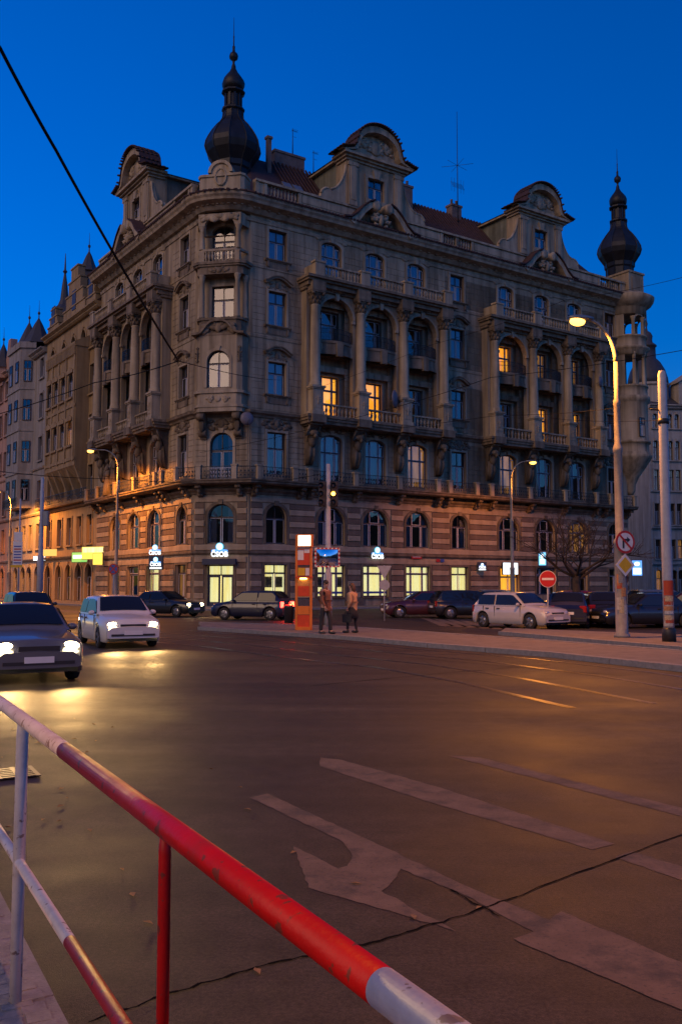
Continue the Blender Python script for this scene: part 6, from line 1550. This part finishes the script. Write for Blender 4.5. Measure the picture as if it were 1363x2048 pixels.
# ------------------------------------------------------------------ people at the tram stop
M_['skin'] = mat('skin', (.42,.24,.17), .6, .1, 10)
def skin_body(joints, edges, radii, name, m, M, parent=None, sub=2):
    me = bpy.data.meshes.new(name); me.from_pydata([tuple(j) for j in joints], edges, []); me.materials.append(m)
    o = bpy.data.objects.new(name, me); COL.objects.link(o)
    sk = o.modifiers.new('skin', 'SKIN'); sk.use_smooth_shade = True
    for i, r in enumerate(radii): me.skin_vertices[0].data[i].radius = r if isinstance(r, tuple) else (r, r); me.skin_vertices[0].data[i].use_root = (i == 0)
    sb = o.modifiers.new('sub', 'SUBSURF'); sb.levels = sub; sb.render_levels = sub
    bpy.context.view_layer.update(); dg = bpy.context.evaluated_depsgraph_get(); m2 = bpy.data.meshes.new_from_object(o.evaluated_get(dg)); bpy.data.objects.remove(o)
    m2.name = name; m2.materials.clear(); m2.materials.append(m)
    for p in m2.polygons: p.use_smooth = True
    return put(name, m2, parent, M)
def person(pos, ang, label, coat, trousers, hair, h=1.75, coat_len=.78, skirt=False, bag=None):
    M = T(pos.x, pos.y, pos.z) @ RZ(ang) @ Matrix.Scale(h/1.75, 4)
    # facing +X, one leg ahead of the other, arms slightly bent
    J = {'pel':(0,0,.95), 'wst':(.0,0,1.08), 'chs':(.01,0,1.28), 'shc':(.0,0,1.42), 'nck':(.015,0,1.50), 'hd1':(.03,0,1.60), 'hd2':(.03,0,1.70)}
    E_ = [('pel','wst'),('wst','chs'),('chs','shc'),('shc','nck'),('nck','hd1'),('hd1','hd2')]
    Rr = {'pel':(.15,.115),'wst':(.135,.10),'chs':(.165,.115),'shc':(.13,.09),'nck':(.055,.055),'hd1':(.085,.098),'hd2':(.078,.09)}
    for s, n in ((1,'l'), (-1,'r')):
        f = .14 if s > 0 else -.12
        J.update({'hip'+n:(.0,s*.09,.90), 'kne'+n:(f*.8+.02,s*.095,.50), 'ank'+n:(f,s*.095,.09), 'toe'+n:(f+.17,s*.11,.035), 'sho'+n:(0,s*.19,1.41), 'elb'+n:(-s*.05-.02,s*.235,1.13), 'wri'+n:(.10-s*.05,s*.225,.90), 'hnd'+n:(.13-s*.05,s*.222,.83)})
        E_ += [('pel','hip'+n),('hip'+n,'kne'+n),('kne'+n,'ank'+n),('ank'+n,'toe'+n),('shc','sho'+n),('sho'+n,'elb'+n),('elb'+n,'wri'+n),('wri'+n,'hnd'+n)]
        Rr.update({'hip'+n:.088,'kne'+n:.058,'ank'+n:.042,'toe'+n:.038,'sho'+n:.062,'elb'+n:.045,'wri'+n:.03,'hnd'+n:(.022,.04)})
    ks = list(J); ix = {k: i for i, k in enumerate(ks)}
    o = skin_body([J[k] for k in ks], [(ix[a], ix[b]) for a, b in E_], [Rr[k] for k in ks], 'person', M_['skin'], M, None)
    tag(o, label, 'person', 'people waiting at the tram stop')
    # head details
    fc = MB().ell((.125,0,1.645), (.022,.016,.03), 8, 6); fc.ell((.105,0,1.60), (.016,.03,.008), 8, 4)
    for s in (-1, 1): fc.ell((.04,s*.098,1.645), (.022,.012,.032), 8, 5)
    obj('face', fc, M_['skin'], o, M); ey = MB()
    for s in (-1, 1): ey.ell((.112,s*.033,1.665), (.008,.013,.008), 8, 5)
    obj('eyes', ey, M_['sg_blk'], o, M)
    hr = MB().ell((.012,0,1.69), (.108,.104,.10), 14, 8)
    if skirt: hr.ell((-.05,0,1.60), (.07,.1,.16), 12, 8)
    obj('hair', hr, hair, o, M)
    # fingers
    for s, n in ((1,'l'), (-1,'r')):
        hx, hy, hz = J['hnd'+n]; fm = MB()
        for k in range(4): fm.tube([(hx+.028-.019*k, hy, hz-.01),(hx+.034-.019*k, hy-s*.004, hz-.055),(hx+.03-.019*k, hy-s*.018, hz-.085+.008*abs(k-1.5))], [.0095,.0085,.007], 6)
        fm.tube([(hx+.03, hy-s*.005, hz+.03),(hx+.055, hy-s*.02, hz-.01),(hx+.056, hy-s*.025, hz-.035)], [.011,.0095,.008], 6); obj('fingers', fm, M_['skin'], o, M)
    # coat: a skinned shell a little larger than the body
    cj = ['pel','wst','chs','shc']+[a+n for n in 'lr' for a in ('sho','elb','wri')]; ci = {k: i for i, k in enumerate(cj)}
    ce = [('pel','wst'),('wst','chs'),('chs','shc')]+[('shc','sho'+n) for n in 'lr']+[('sho'+n,'elb'+n) for n in 'lr']+[('elb'+n,'wri'+n) for n in 'lr']
    cjv = [list(J[k]) for k in cj]; hem = len(cjv); cjv.append([0,0,coat_len])
    cr_ = [tuple(c*1.22+.012 for c in Rr[k]) if isinstance(Rr[k], tuple) else Rr[k]*1.28+.008 for k in cj]+[(.205,.165)]
    skin_body(cjv, [(ci[a], ci[b]) for a, b in ce]+[(0, hem)], cr_, 'coat', coat, M, o)
    obj('collar', MB().lathe([(.075,1.45),(.085,1.5),(.075,1.53)], 14, (.01,0,0), cap=False), coat, o, M)
    if skirt: obj('skirt', MB().lathe([(.17,.92),(.20,.75),(.225,.52),(.21,.52)], 18, (0.01,0,0), cap=False), trousers, o, M)
    for n in 'lr':
        lj = [J['hip'+n], J['kne'+n], J['ank'+n]]
        skin_body(lj, [(0,1),(1,2)], [.108,.078,.068] if not skirt else [.09,.064,.05], 'trouser_leg', trousers, M, o)
        tx, ty_, tz = J['ank'+n]; sh = MB().ell((tx+.07, ty_+(.006 if n == 'l' else -.006), .045), (.15,.052,.05), 12, 7); sh.ell((tx-.01, ty_, .07), (.06,.05,.07), 10, 6); obj('shoe', sh, M_['sg_blk'], o, M)
    if bag:
        bx, by_, bz = J['hnd'+bag[0]]; bp_ = thing('hand_bag', bag[1], 'bag', M @ T(bx, by_, 0)); BM = WM[bp_.name]
        mb = MB().box(-.17,.17,-.055,.055,.38,.66); mb.box(-.18,.18,-.06,.06,.60,.665); obj('bag_body', mb, M_['sg_blk'], bp_, BM); obj('handle', MB().tube([(-.09,0,.66),(-.07,0,.76),(0,0,.785),(.07,0,.76),(.09,0,.66)], .012, 6), M_['sg_blk'], bp_, BM)
    return o
mp, wp = gnd(650,1268,PV), gnd(704,1266,PV); mp.z = wp.z = PV+.003
person(mp, R_(-35), 'person in a brown jacket and dark trousers walking beside the tram stop column', mat('brown_jacket', (.20,.085,.05), .85, .25, 8, .2, 50), mat('dark_trousers', (.03,.028,.03), .85, .2, 10, .2, 60), mat('dark_hair', (.03,.018,.012), .6, .3, 30), 1.78, .74, False, None)
person(wp, R_(150), 'person in a pale orange coat and dark skirt right of the mirror post', mat('pale_coat', (.48,.27,.14), .85, .2, 8, .2, 50), mat('dark_skirt', (.025,.022,.025), .85, .2, 10, .2, 60), mat('brown_hair', (.10,.05,.025), .6, .3, 30), 1.68, .70, True, ('l', 'black hand bag carried by the person in the pale coat'))
